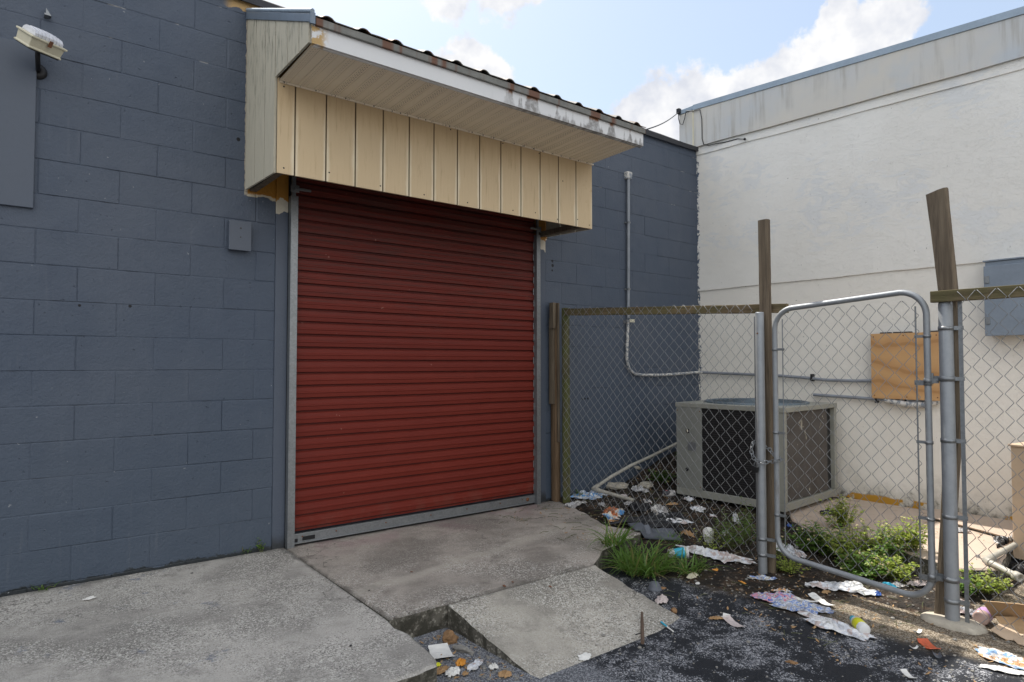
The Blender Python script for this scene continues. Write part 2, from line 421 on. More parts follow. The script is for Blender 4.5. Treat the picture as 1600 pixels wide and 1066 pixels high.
def conc_fn(tone, blue=False, smooth=0.0):
    def fn(b, P):
        x, y, z = b.sep(P)
        Q = b.scale(P, (1, 1, 1))
        v = b.vor(Q, 185, 'Color'); s = b.sep(v)[0]; dist = b.vor(Q, 185)
        v2 = b.vor(Q, 100, 'Color'); s2 = b.sep(v2)[1]
        n = b.noise(P, 1.6, 5, .6); n2 = b.noise(P, 7, 5, .65); f = b.noise(P, 160, 3, .6)
        base = b.mix(b.step(n, .38, .62), tuple(t * .66 for t in tone), tuple(t * 1.16 for t in tone))
        base = b.mix(b.m('MULTIPLY', b.step(n2, .5, .75), .5), base, tuple(t * .60 for t in tone))
        k = b.step(b.noise(P, 2.1, 3, .6), .38, .60)            # how exposed the aggregate is
        if smooth:
            k = b.m('MULTIPLY', k, b.m('ADD', 1 - smooth, b.m('MULTIPLY', b.step(y, -.5, -1.5), smooth)))
        base = b.mix(b.m('MULTIPLY', b.step(s, .72, .95), b.m('ADD', .15, b.m('MULTIPLY', k, .72))), base, (.62, .60, .55))
        base = b.mix(b.m('MULTIPLY', b.step(s, .26, .08), b.m('ADD', .2, b.m('MULTIPLY', k, .65))), base, tuple(t * .30 for t in tone))
        base = b.mix(b.m('MULTIPLY', b.step(s2, .82, .92), b.m('MULTIPLY', k, .5)), base, (.62, .60, .55))
        base = b.mix(b.m('MULTIPLY', b.step(b.noise(P, 3.3, 6, .72), .52, .72), .62), base, tuple(t * .42 for t in tone))
        if blue:
            bp = b.m('MULTIPLY', b.step(b.noise(P, 4.2, 6, .72), .60, .66), b.m('MULTIPLY', b.step(x, 1.25, .7), .75))
            base = b.mix(b.m('MULTIPLY', bp, b.step(s, .1, .5)), base, (.10, .13, .19))
        else:
            bp = b.m('MULTIPLY', b.step(y, -.55, -.05), b.step(b.noise(P, 3, 4, .6), .45, .6))
            base = b.mix(b.m('MULTIPLY', bp, .35), base, (.26, .13, .16))
            st = b.step(b.m('ABSOLUTE', b.m('SUBTRACT', b.m('ADD', y, b.m('MULTIPLY', x, -.20)), b.m('ADD', -1.72, b.m('MULTIPLY', n, .4)))), .09, .02)
            base = b.mix(b.m('MULTIPLY', st, .32), base, (.46, .43, .37))
        # dirt packed along the joints, hairline cracks, scattered dark drips
        jx = b.m('ABSOLUTE', b.m('SUBTRACT', x, b.m('ADD', 1.564, b.m('MULTIPLY', y, .004))))
        jy = b.m('ABSOLUTE', b.m('ADD', y, 1.610))
        jy = b.m('ADD', jy, b.m('MULTIPLY', b.step(x, 1.6, 1.4), 1.0))
        jd_ = b.m('ADD', b.m('MINIMUM', jx, jy), b.m('MULTIPLY', b.m('SUBTRACT', n2, .5), -.10))
        base = b.mix(b.m('MULTIPLY', b.step(jd_, .035, .0), .65), base, tuple(t * .22 for t in tone))
        ck = b.vor(b.vm('ADD', P, b.vm('SCALE', b.noise(P, 3.0, 5, .6, color=True))), .95, 'Distance', 'DISTANCE_TO_EDGE')
        for nd in b.nt.nodes:
            if nd.type == 'VECT_MATH' and nd.operation == 'SCALE': nd.inputs['Scale'].default_value = .4
        crk = b.m('MULTIPLY', b.step(ck, .0032, .0010), b.step(b.noise(P, .9, 2, .5), .57, .60))
        base = b.mix(b.m('MULTIPLY', crk, .6), base, tuple(t * .18 for t in tone))
        wl = b.m('MULTIPLY', b.step(y, -.10, -.01), b.step(n2, .40, .55))
        base = b.mix(b.m('MULTIPLY', wl, .6), base, tuple(t * .25 for t in tone))
        h = b.m('ADD', b.m('MULTIPLY', b.m('SUBTRACT', 1, dist), .35), b.m('MULTIPLY', f, .3))
        h = b.m('SUBTRACT', h, crk)
        return dict(col=base, rough=.85, bump=h, bs=.7, bd=.006, spec=.3)
    return fn


M['slabL'] = mat('exposed aggregate concrete with blue drips', conc_fn((.37, .350, .320), True))
M['slabR'] = mat('worn apron concrete', conc_fn((.315, .282, .248), False, .75))
M['ramp'] = mat('weathered ramp concrete', conc_fn((.355, .330, .285), False))
M['yardslab'] = mat('dusty tan concrete', lambda b, P: dict(
    col=b.mix(b.m('MULTIPLY', b.step(b.noise(P, 5, 6, .7), .52, .7), .6), b.mix(b.noise(P, 2, 4, .6), (.42, .33, .26), (.50, .41, .33)), (.22, .17, .12)), rough=.9, bump=b.noise(P, 50, 4, .6), bs=.5))
M['slabside'] = mat('dirty broken concrete edge', lambda b, P: dict(
    col=b.mix(b.step(b.noise(P, 12, 5, .7), .42, .62), (.050, .046, .034), b.mix(b.step(b.sep(b.vor(P, 90, 'Color'))[0], .7, .9), (.14, .128, .105), (.34, .32, .27))), rough=.95, bump=b.noise(P, 60, 5, .7), bs=1, bd=.01))


def asphalt_fn(b, P):
    x, y, z = b.sep(P)
    v = b.vor(P, 190, 'Color'); s = b.sep(v)[0]; dist = b.vor(P, 190)
    v3 = b.sep(b.vor(P, 95, 'Color'))[1]
    wear = b.noise(P, 1.9, 6, .68, .6); w2 = b.noise(P, 8, 5, .7)
    w = b.step(b.m('ADD', b.m('MULTIPLY', wear, .7), b.m('MULTIPLY', w2, .3)), .465, .60)
    base = b.mix(w, (.013, .015, .020), (.040, .043, .052))
    thr = b.m('SUBTRACT', b.m('ADD', .98, b.m('MULTIPLY', b.m('SUBTRACT', w2, .5), -.5)), b.m('MULTIPLY', w, .52))
    st = b.step(s, thr, b.m('ADD', thr, .05))
    base = b.mix(b.m('MULTIPLY', st, .85), base, b.mix(v3, (.12, .125, .14), (.50, .505, .53)))
    base = b.mix(b.m('MULTIPLY', b.step(v3, .90, .96), b.m('MULTIPLY', w, .6)), base, (.42, .42, .43))
    # pale scuffed patches
    sc = b.step(b.noise(P, 3.1, 6, .72), .60, .68)
    base = b.mix(b.m('MULTIPLY', sc, .45), base, (.14, .145, .16))
    # lighter old patch in the hole beside the ramp
    hl = b.m('MULTIPLY', b.m('MULTIPLY', b.step(x, 2.25, 2.15), b.step(x, 1.3, 1.4)), b.step(y, -2.75, -2.6))
    base = b.mix(b.m('MULTIPLY', hl, .85), base, b.mix(b.step(s, .45, .7), (.10, .105, .12), (.30, .31, .33)))
    # gravelly soil washed over the asphalt near the fence
    g = b.step(b.m('ADD', b.m('ADD', x, b.m('MULTIPLY', y, .10)), b.m('MULTIPLY', b.m('SUBTRACT', b.noise(P, 4, 6, .7), .5), .55)), 3.22, 3.42)
    tan = b.mix(b.step(s, .3, .8), (.10, .072, .043), b.mix(s, (.27, .215, .15), (.38, .33, .26)))
    wet = b.mix(b.noise(P, 15, 5, .7), (.022, .015, .008), (.055, .036, .018))
    dry = b.step(b.m('ADD', y, b.m('MULTIPLY', b.noise(P, 6, 4, .6), .5)), -2.35, -2.55)
    dirt = b.mix(dry, wet, b.mix(b.m('MULTIPLY', b.step(b.noise(P, 5, 5, .7), .5, .62), .7), tan, (.045, .038, .028)))
    base = b.mix(g, base, dirt)
    h = b.m('ADD', b.m('MULTIPLY', b.m('SUBTRACT', 1, dist), .6), b.m('MULTIPLY', w2, .5))
    return dict(col=base, rough=b.m('SUBTRACT', .85, b.m('MULTIPLY', b.step(w, .3, 0), .12)), bump=h, bs=.9, bd=.008, spec=.35)


M['asphalt'] = mat('worn black asphalt', asphalt_fn)
M['soil'] = mat('damp littered soil', lambda b, P: dict(
    col=b.mix(b.step(b.noise(P, 11, 6, .72), .45, .65), (.012, .008, .005), b.mix(b.step(b.sep(b.vor(P, 60, 'Color'))[0], .80, .92), (.050, .028, .014), (.22, .18, .14))),
    rough=.8, bump=b.m('ADD', b.noise(P, 30, 6, .7), b.vor(P, 60)), bs=1, bd=.012, spec=.4))


def wood_fn(c1, c2, moss=0, sc=(30, 30, 1.6), dark=(.05, .04, .03)):
    def fn(b, P):
        g = b.noise(b.scale(P, sc), 1.5, 6, .7, .4); n = b.noise(P, 5, 4, .6)
        c = b.mix(b.step(g, .35, .65), c1, c2)
        c = b.mix(b.m('MULTIPLY', b.step(g, .60, .72), .8), c, dark)
        if moss: c = b.mix(b.m('MULTIPLY', b.step(n, .42, .62), moss), c, (.085, .095, .03))
        return dict(col=c, rough=.85, bump=g, bs=.9, bd=.006, spec=.25)
    return fn


M['oldwood'] = mat('grey weathered timber', wood_fn((.165, .130, .092), (.095, .073, .052)))
M['railwood'] = mat('mossy fence rail', wood_fn((.19, .145, .085), (.095, .070, .042), .38, (30, 1.6, 30)))
M['mosswood'] = mat('green mossy post', wood_fn((.11, .105, .05), (.065, .06, .032), .8))
M['brownwood'] = mat('split brown plank', wood_fn((.165, .110, .066), (.090, .056, .032)))


def ply_fn(b, P):
    w = b.n('ShaderNodeTexWave', wave_type='BANDS', bands_direction='Z'); b.put(w.inputs['Vector'], b.scale(P, (1, 1, 1)))
    w.inputs['Scale'].default_value = 1.7; w.inputs['Distortion'].default_value = 9; w.inputs['Detail'].default_value = 3; w.inputs['Detail Scale'].default_value = .9
    f = b.noise(b.scale(P, (1, 2, 30)), 4, 4, .6)
    c = b.mix(w.outputs['Fac'], (.50, .275, .115), (.58, .345, .155))
    c = b.mix(b.m('MULTIPLY', b.step(w.outputs['Fac'], .12, .02), .45), c, (.30, .14, .045))
    return dict(col=b.mix(b.m('MULTIPLY', f, .3), c, (.45, .24, .09)), rough=.6)


M['ply'] = mat('orange plywood', ply_fn)
M['cab'] = simple('blue grey painted cabinet', (.20, .238, .285), .55, .1, .25, 5)
M['acbody'] = simple('faded khaki enamel', (.27, .27, .235), .5, .05, .18, 6)
M['acpanel'] = simple('khaki access panel', (.215, .22, .20), .52, .05, .15, 5)
M['actop'] = simple('blue grey fan grille', (.12, .16, .19), .5, .2, .2)


def coil_fn(dusty):
    def fn(b, P):
        n = b.noise(P, 6, 5, .65)
        z = b.sep(P)[2]
        fin = b.m('MULTIPLY', b.m('SINE', b.m('MULTIPLY', z, 620)), .5)
        if dusty:
            c = b.mix(n, (.055, .050, .047), (.125, .112, .102))
            ch = b.step(b.noise(b.scale(P, (1, 1, .55)), 11, 4, .6, .5), .64, .67)
            c = b.mix(b.m('MULTIPLY', ch, .8), c, (.42, .39, .32))
            sm = b.step(b.noise(P, 2.5, 3, .6), .5, .7); c = b.mix(b.m('MULTIPLY', sm, .5), c, (.075, .062, .052))
        else: c = b.mix(n, (.016, .015, .017), (.036, .034, .034))
        return dict(col=c, rough=.8, bump=fin, bs=.3, bd=.002, spec=.2)
    return fn


M['coil'] = mat('dark condenser coil', coil_fn(False)); M['coil2'] = mat('bent dusty condenser fins', coil_fn(True))
M['cream'] = simple('old cream plastic', (.62, .58, .44), .5, 0, .15)
M['glasslamp'] = simple('prismatic lamp glass', (.70, .71, .76), .18, 0, .25, 40, .6)
M['board'] = simple('painted blue board', (.066, .082, .112), .5, 0, .12, 4, .3)
M['boxp'] = simple('painted electrical box', (.070, .086, .116), .45, 0, .12, 8, .3)
M['pvc'] = simple('dirty white pipe', (.37, .35, .30), .5, 0, .4, 9)
M['plastic'] = simple('white plastic', (.66, .66, .65), .35, 0, .12)
M['paper'] = simple('white paper', (.66, .65, .62), .8, 0, .15)
M['greyrock'] = simple('grey stone', (.22, .21, .19), .9, 0, .4, 25, 1)
M['brownrock'] = simple('brown lump', (.23, .13, .06), .9, 0, .6, 40, 1)
M['card'] = simple('brown cardboard', (.40, .265, .145), .8, 0, .15, 6)
M['carton'] = simple('tan carton', (.48, .36, .25), .8, 0, .12, 5)
M['blacksheet'] = simple('black plastic film', (.010, .010, .012), .35, 0, .5, 20, .6)
M['slate'] = simple('blue grey sheet', (.10, .11, .13), .6, 0, .4, 9, .5)
M['aqua'] = simple('turquoise print', (.03, .38, .55), .4, 0, .15)
M['bluep'] = simple('bright blue plastic', (.03, .11, .40), .35, 0, .1)
M['yellow'] = simple('yellow green label', (.62, .62, .02), .4, 0, .1)
M['orange'] = simple('orange wrapper', (.58, .25, .03), .4, 0, .2)
M['redor'] = simple('orange red card', (.50, .10, .04), .5, 0, .6, 60)
M['pink'] = simple('faded pink paper', (.52, .45, .43), .6, 0, .3, 20)
M['purple'] = simple('lilac label', (.46, .28, .50), .4, 0, .25, 20)
M['tanleaf'] = simple('dry tan leaf', (.34, .21, .10), .8, 0, .3, 20)
M['cement'] = simple('cement footing', (.42, .38, .31), .9, 0, .35, 12, 1)
M['jarglass'] = simple('milky pink jar', (.45, .32, .28), .25, 0, .2)


def prints(name, cols, sc=22, rough=.45):
    def fn(b, P):
        n = b.noise(P, sc, 2, .5, .8)
        k = len(cols); stops = []
        for i, c in enumerate(cols):
            stops.append((.30 + .40 * i / k, c))
        nd = b.n('ShaderNodeValToRGB'); b.put(nd.inputs[0], n); nd.color_ramp.interpolation = 'CONSTANT'
        e = nd.color_ramp.elements
        while len(e) < k: e.new(.5)
        for i, (p, c) in enumerate(stops): e[i].position = p; e[i].color = tuple(c) + (1,)
        gr = b.step(b.noise(P, 18, 5, .72), .46, .66)
        c = b.mix(b.m('MULTIPLY', gr, .55), nd.outputs[0], (.13, .11, .085))
        return dict(col=c, rough=rough, bump=b.noise(P, 60, 3), bs=.4)
    return mat(name, fn)


M['bagblue'] = prints('white and blue printed film', [(.45, .50, .58), (.62, .64, .66), (.10, .30, .60), (.55, .57, .60), (.30, .31, .36)], 14)
M['wraporange'] = prints('blue orange wrapper print', [(.04, .22, .50), (.30, .42, .55), (.55, .50, .42), (.45, .14, .05), (.22, .10, .05)], 9)
M['flagwrap'] = prints('blue pink white wrapper print', [(.05, .08, .35), (.50, .48, .50), (.50, .20, .27), (.22, .28, .50), (.52, .48, .52)], 22)
M['clearfilm'] = prints('clear film with blue print', [(.30, .31, .35), (.45, .48, .55), (.14, .22, .46), (.52, .54, .56), (.36, .32, .28)], 20)
M['whitefilm'] = prints('white film with grime', [(.64, .65, .66), (.70, .70, .70), (.60, .62, .66), (.50, .42, .40), (.68, .68, .68)], 9)
M['dirtyfilm'] = prints('grimy grey film', [(.40, .40, .42), (.52, .52, .52), (.28, .27, .27), (.55, .54, .52), (.20, .18, .16)], 13)
M['packet'] = prints('orange and blue packet', [(.52, .54, .56), (.50, .27, .12), (.56, .54, .52), (.18, .32, .52), (.50, .48, .56)], 9)
M['redwhite'] = prints('red and dark label', [(.50, .05, .04), (.03, .03, .04), (.5, .48, .46), (.04, .05, .06)], 9)


def leaf_m(name, c1, c2, tr, rnd=True, straw=.90):
    def fn(b, P):
        n = b.noise(P, 26, 3, .6); g = b.n('ShaderNodeNewGeometry')
        c = b.mix(b.step(n, .35, .65), c1, c2)
        if rnd: c = b.mix(b.m('MULTIPLY', g.outputs['Random Per Island'], .55), c, tuple(t * 1.5 for t in c2))
        c = b.mix(b.step(b.m('FRACT', b.m('MULTIPLY', g.outputs['Random Per Island'], 7.31)), straw, straw + .02), c, (.30, .25, .11))
        return dict(col=c, rough=.45, spec=.4, translucent=tr, tf=.38)
    return mat(name, fn)


M['leaf'] = leaf_m('weed leaf', (.055, .125, .020), (.11, .20, .035), (.20, .36, .035))
M['leafy'] = leaf_m('yellow green leaf', (.16, .25, .035), (.32, .38, .08), (.45, .52, .06))
M['grass'] = leaf_m('grass blade', (.055, .115, .020), (.12, .21, .045), (.18, .32, .05), True, .84)
M['ivy'] = leaf_m('shade leaf', (.035, .085, .018), (.07, .15, .028), (.10, .20, .03))
M['stem'] = simple('green stem', (.09, .10, .035), .7)
M['petal'] = simple('dry pale flower head', (.55, .47, .26), .8)

# ------------------------------------------------------------------ mesh helpers
def tag(o, label=None, cat=None, group=None, kind=None):
    if label: o['label'] = label
    if cat: o['category'] = cat
    if group: o['group'] = group
    if kind: o['kind'] = kind
    return o


def thing(name, label, cat, loc, group=None):
    o = bpy.data.objects.new(name, None); C.objects.link(o); o.location = loc; o.empty_display_size = .1
    return tag(o, label, cat, group)


def worigin(o):
    v = Vector((0, 0, 0))
    while o is not None: v = v + Vector(o.location); o = o.parent
    return v


class MB:
    def __init__(s): s.v = []; s.f = []; s.sm = []
    def add(s, vs, fs, smooth=False):
        o = len(s.v); s.v += [tuple(v) for v in vs]; s.f += [tuple(o + i for i in f) for f in fs]; s.sm += [smooth] * len(fs)
        return s
    def box(s, x0, x1, y0, y1, z0, z1, mtx=None):
        vs = [Vector((x, y, z)) for x in (x0, x1) for y in (y0, y1) for z in (z0, z1)]
        if mtx is not None: vs = [mtx @ v for v in vs]
        return s.add(vs, [(0, 1, 3, 2), (4, 6, 7, 5), (0, 4, 5, 1), (2, 3, 7, 6), (0, 2, 6, 4), (1, 5, 7, 3)])
    def tube(s, pts, r, n=8, caps=True, smooth=True, phase=0):
        pts = [Vector(p) for p in pts]; N = len(pts)
        rs = r if isinstance(r, (list, tuple)) else [r] * N
        T = []
        for i in range(N):
            a = pts[max(0, i - 1)]; c = pts[min(N - 1, i + 1)]; t = (c - a)
            T.append(t.normalized() if t.length > 1e-9 else Vector((0, 0, 1)))
        up = Vector((0, 0, 1)) if abs(T[0].z) < .9 else Vector((1, 0, 0))
        nrm = (up - T[0] * up.dot(T[0])).normalized(); vs = []
        for i in range(N):
            nrm = (nrm - T[i] * nrm.dot(T[i]))
            nrm = nrm.normalized() if nrm.length > 1e-6 else T[i].orthogonal().normalized()
            bi = T[i].cross(nrm)
            for k in range(n):
                a = 2 * pi * k / n + phase
                vs.append(pts[i] + (nrm * cos(a) + bi * sin(a)) * rs[i])
        fs = [(i * n + k, i * n + (k + 1) % n, (i + 1) * n + (k + 1) % n, (i + 1) * n + k) for i in range(N - 1) for k in range(n)]
        s.add(vs, fs, smooth)
        if caps: s.add(vs[:n], [tuple(range(n))[::-1]]); s.add(vs[-n:], [tuple(range(n))])
        return s
    def prism(s, poly, z0, z1, axis='z', top=None):
        """poly: list of 2D points; axis along which it is extruded"""
        n = len(poly)
        def P3(p, h):
            if axis == 'z': return Vector((p[0], p[1], h))
            if axis == 'x': return Vector((h, p[0], p[1]))
            return Vector((p[0], h, p[1]))
        vs = [P3(p, z0) for p in poly] + [P3(p, z1) for p in poly]
        s.add(vs, [tuple(range(n))[::-1], tuple(range(n, 2 * n))] + [(i, (i + 1) % n, n + (i + 1) % n, n + i) for i in range(n)])
        return s
    def lathe(s, c, axis, prof, n=16, caps=True):
        """prof: list of (distance along axis, radius)"""
        c = Vector(c); axis = Vector(axis).normalized(); u = axis.orthogonal().normalized(); w = axis.cross(u)
        vs = []
        for (d, r) in prof:
            for k in range(n):
                a = 2 * pi * k / n; vs.append(c + axis * d + (u * cos(a) + w * sin(a)) * max(r, 1e-4))
        fs = [(i * n + k, i * n + (k + 1) % n, (i + 1) * n + (k + 1) % n, (i + 1) * n + k) for i in range(len(prof) - 1) for k in range(n)]
        s.add(vs, fs, True)
        if caps: s.add(vs[:n], [tuple(range(n))]); s.add(vs[-n:], [tuple(range(n))])
        return s
    def build(s, name, m, parent=None, bevel=0, solid=0, loc=None, recalc=True):
        me = bpy.data.meshes.new(name)
        if parent is not None: o = worigin(parent)
        else: o = Vector(loc) if loc is not None else Vector((0, 0, 0))
        me.from_pydata([(v[0] - o.x, v[1] - o.y, v[2] - o.z) for v in s.v], [], s.f)
        for p, sm in zip(me.polygons, s.sm): p.use_smooth = sm
        if recalc:
            bm = bmesh.new(); bm.from_mesh(me); bmesh.ops.recalc_face_normals(bm, faces=bm.faces); bm.to_mesh(me); bm.free()
        me.materials.append(m if not isinstance(m, str) else M[m])
        ob = bpy.data.objects.new(name, me); C.objects.link(ob)
        if parent is not None: ob.parent = parent
        else: ob.location = o
        if solid:
            md = ob.modifiers.new("thick", 'SOLIDIFY'); md.thickness = solid; md.offset = 1
        if bevel:
            md = ob.modifiers.new("bevel", 'BEVEL'); md.width = bevel; md.segments = 2; md.limit_method = 'ANGLE'; md.angle_limit = radians(40)
        return ob


def each(name, m, parent, pieces, bevel=0):
    """one mesh object per piece; each piece is a function filling an MB"""
    r = []
    for fn in pieces:
        mb = MB(); fn(mb); r.append(mb.build(name, m, parent, bevel))
    return r


def nz(x, y, z=0.0): return noise.noise(Vector((x, y, z)))

# ------------------------------------------------------------------ ground
Z0 = -0.13
mb = MB(); mb.add([(-150, -150, Z0), (150, -150, Z0), (150, 150, Z0), (-150, 150, Z0)], [(0, 1, 2, 3)])
tag(mb.build('asphalt_ground', 'asphalt'), kind='structure')


def slab(name, poly, ztop, m, th=.25, rag=0.0, seed=0):
    """polygon slab: ztop is a function; top is one material, sides another"""
    P = []
    for i in range(len(poly)):
        a = Vector(poly[i][:2]); c = Vector(poly[(i + 1) % len(poly)][:2]); r = poly[i][2] if len(poly[i]) > 2 else 0
        n = max(1, int((c - a).length / .05)) if r else 1
        d = (c - a).normalized() if (c - a).length else Vector((1, 0)); pr = Vector((-d.y, d.x))
        for k in range(n):
            p = a + (c - a) * (k / n)
            if r and k: p = p + pr * r * (nz(p.x * 9, p.y * 9, seed) + .5 * nz(p.x * 28, p.y * 28, seed))
            P.append(p)
    n = len(P)
    ins = .012; cen = sum(P, Vector((0, 0))) / n
    top = []
    for i in range(n):
        a = P[i - 1]; q = P[i]; c = P[(i + 1) % n]
        t = (c - a).normalized(); inn = Vector((-t.y, t.x))
        top.append(q + inn * ins)
    vs = [(p.x, p.y, ztop(p.x, p.y)) for p in top] + [(p.x, p.y, ztop(p.x, p.y) - .010) for p in P] + [(p.x, p.y, ztop(p.x, p.y) - th) for p in P]
    fs = [tuple(range(n))] + [(i, i + n, (i + 1) % n + n, (i + 1) % n) for i in range(n)] + [(i + n, i + 2 * n, (i + 1) % n + 2 * n, (i + 1) % n + n) for i in range(n)]
    me = bpy.data.meshes.new(name); me.from_pydata(vs, [], fs)
    me.materials.append(M[m]); me.materials.append(M['slabside'])
    for i, p in enumerate(me.polygons): p.material_index = 1 if i > n else 0
    bm = bmesh.new(); bm.from_mesh(me); bmesh.ops.recalc_face_normals(bm, faces=bm.faces)
    bmesh.ops.triangulate(bm, faces=[f for f in bm.faces if len(f.verts) > 4]); bm.to_mesh(me); bm.free()
    o = bpy.data.objects.new(name, me); C.objects.link(o); return tag(o, kind='structure')


# counter-clockwise polygons
slab('pavement_slab', [(-7, -2.19), (1.25, -2.19, .02), (1.38, -2.195, .02), (1.485, -2.18, .02), (1.527, -2.05, .02), (1.54, -1.93, .02), (1.552, -1.83, .015), (1.530, -1.72, .01), (1.551, -1.61), (1.572, -.01), (-7, -.01)], lambda x, y: 0.0, 'slabL', .25, 0, 3)
slab('pavement_slab', [(1.561, -1.606, .008), (1.90, -1.606), (3.0, -1.606, .02), (3.28, -1.42, .03), (3.86, -1.27, .03), (3.80, -.95, .02), (3.93, -.65, .02), (4.06, -.25, .02), (4.12, -.01), (1.582, -.01)], lambda x, y: -0.001, 'slabR', .25, 0, 5)
rz = lambda x, y: -0.001 - max(0, (-1.615 - y)) * (.132 / .74)
slab('pavement_ramp', [(1.90, -1.615, .010), (1.915, -2.375, .02), (2.23, -2.385, .025), (2.72, -2.35, .03), (2.99, -2.29, .02), (3.0, -1.615)], rz, 'ramp', .14, 0, 7)
slab('yard_slab', [(5.10, -1.80, .015), (4.80, -2.15, .015), (4.88, -2.42, .015), (4.875, -2.68, .015), (4.74, -3.1, .01), (4.90, -3.24, .01), (5.6, -3.13), (6.37, -3.13), (6.37, -.42), (5.30, -.42), (5.30, -1.66)], lambda x, y: 0.0, 'yardslab', .2, 0, 9)
slab('yard_step', [(5.62, -3.35), (5.90, -2.75, .006), (6.02, -2.45, .006), (6.37, -2.4), (6.37, -3.35)], lambda x, y: 0.024, 'yardslab', .2, 0, 11)


def soil_h(x, y):
    t = min(1, max(0, (y + 1.95 + max(0, x - 3.9) * .4) / 1.45)); t = t * t * (3 - 2 * t)
    h = -0.122 + .125 * t
    # rubble mound against the blue wall towards the corner
    m = min(1, max(0, (x - 4.75) / 1.3)) * min(1, max(0, (y + .62) / .42)); h += .30 * m * m * (3 - 2 * m)
    # falls to the asphalt at the left and front
    # stays below the apron slab
    h -= .07 * min(1, max(0, (4.06 - x) / .12)) * min(1, max(0, (y + .95) / .15))
    e = min(1, max(0, (x + .12 * y - 3.05) / .35)); e = e * min(1, max(0, (y + 3.0 + (x > 4.1) * .55) / .35)); 
    h = -0.16 + (h + .16) * e
    return h + e * (.014 * nz(x * 5, y * 5) + .012 * nz(x * 17, y * 17, 3) + .006 * nz(x * 45, y * 45, 5))


mb = MB(); nx, ny = 150, 150; X0, X1, Y0, Y1 = 3.0, 6.372, -3.7, 0.0
mb.add([(X0 + (X1 - X0) * i / nx, Y0 + (Y1 - Y0) * j / ny, soil_h(X0 + (X1 - X0) * i / nx, Y0 + (Y1 - Y0) * j / ny)) for j in range(ny + 1) for i in range(nx + 1)],
       [(j * (nx + 1) + i, j * (nx + 1) + i + 1, (j + 1) * (nx + 1) + i + 1, (j + 1) * (nx + 1) + i) for j in range(ny) for i in range(nx)], True)
tag(mb.build('soil', 'soil', recalc=False), kind='structure')


def gz(x, y):
    """height of the walked surface"""
    z = max(Z0, soil_h(x, y) if x > 3.0 and y > -3.7 and x < 6.37 else Z0)
    if x < 1.55 and y > -2.19: z = 0
    if 1.56 < x < 3.0 and y > -1.61: z = 0
    if 3.0 <= x < 4.0 and y > -1.61 + (x - 3.0) * .38: z = max(z, 0)
    if 1.9 < x < 3.0 and -2.36 < y <= -1.61: z = rz(x, y)
    if x > 4.9 and -3.1 < y < -1.8: z = max(z, 0)
    return z


# ------------------------------------------------------------------ blue block building
bld = thing('block_building', 'blue grey painted concrete block building with a red roll up door', 'building', (0, 0, 0))
rnd = random.Random(4)
zs = [1.235 + .2032 * j for j in range(-7, 14)]
XL, XR, ZT, ZB = -6.0, 6.374, 3.765, -0.13
op = (1.50, 4.003, 2.62)      # opening with its jambs


def wall_rect(mb, x0, x1, z0, z1, r):
    if x1 - x0 < .012 or z1 - z0 < .012: return
    dy = r.uniform(-.0014, .0014); jd = .0030
    a = r.uniform(.004, .009); c = r.uniform(.004, .009); d = r.uniform(.003, .008); e = r.uniform(.003, .008)
    if r.random() < .25: a = .0015
    if r.random() < .2: d = .0012
    vs = [(x0, jd, z0), (x1, jd, z0), (x1, jd, z1), (x0, jd, z1), (x0 + a, dy, z0 + d), (x1 - c, dy, z0 + d), (x1 - c, dy, z1 - e), (x0 + a, dy, z1 - e)]
    mb.add(vs, [(4, 5, 6, 7), (0, 1, 5, 4), (1, 2, 6, 5), (2, 3, 7, 6), (3, 0, 4, 7)])


mb = MB()
for r in range(len(zs) - 1):
    j = r - 6      # row index: z_j..z_{j+1}; parity from the photograph
    z0, z1 = max(zs[r], ZB), min(zs[r + 1], ZT)
    if z1 <= z0: continue
    off = .1453 + (0 if (j + 1) % 2 else .2032)
    k = -16
    while True:
        x0 = off + .4064 * k; x1 = x0 + .4064; k += 1
        if x0 > XR: break
        if x1 < XL: continue
        x0 = max(x0, XL); x1 = min(x1, XR)
        segs = [(x0, x1)]
        if z0 < op[2]:
            segs = []
            if x0 < op[0]: segs.append((x0, min(x1, op[0])))
            if x1 > op[1]: segs.append((max(x0, op[1]), x1))
        for (p, q) in segs: wall_rect(mb, p, q, z0, z1, rnd)
mb.build('wall', 'blue', bld, recalc=True)
mb = MB(); mb.box(XL, XR - .002, .07, 8, ZB, ZT - .02)
mb.add([(XL, .0045, ZT), (XR, .0045, ZT), (XR, .1, ZT), (XL, .1, ZT)], [(0, 1, 2, 3)])
mb.build('building_core', 'boxp', bld)
# jambs
mb = MB(); mb.box(1.497, 1.583, .002 - .012, .07, -.12, 2.62); mb.build('door_jamb', 'jamb', bld, .004)
mb = MB(); mb.box(3.898, 4.006, .002 - .006, .07, -.12, 2.62); mb.build('door_jamb', 'jamb', bld, .004)
# roof edge
mb = MB(); pr = [(-.035, 3.745), (-.035, 3.80), (.02, 3.835), (.4, 3.86), (.4, 3.765), (-.0, 3.765)]
n = 60; vs = []; 
for i in range(n + 1):
    x = XL + (XR - .02 - XL) * i / n
    for (y, z) in pr: vs.append((x, y + .004 * nz(x * 3, 1), z + .012 * nz(x * 2.2, z * 9)))
k = len(pr); mb.add(vs, [(i * k + q, i * k + (q + 1) % k, (i + 1) * k + (q + 1) % k, (i + 1) * k + q) for i in range(n) for q in range(k)])
mb.add(vs[-k:], [tuple(range(k))]); mb.build('roof_edge', 'tar', bld)
mb = MB(); mb.box(XL, XR - .02, .41, 8, 3.75, 3.80); mb.build('roof', 'tar', bld)

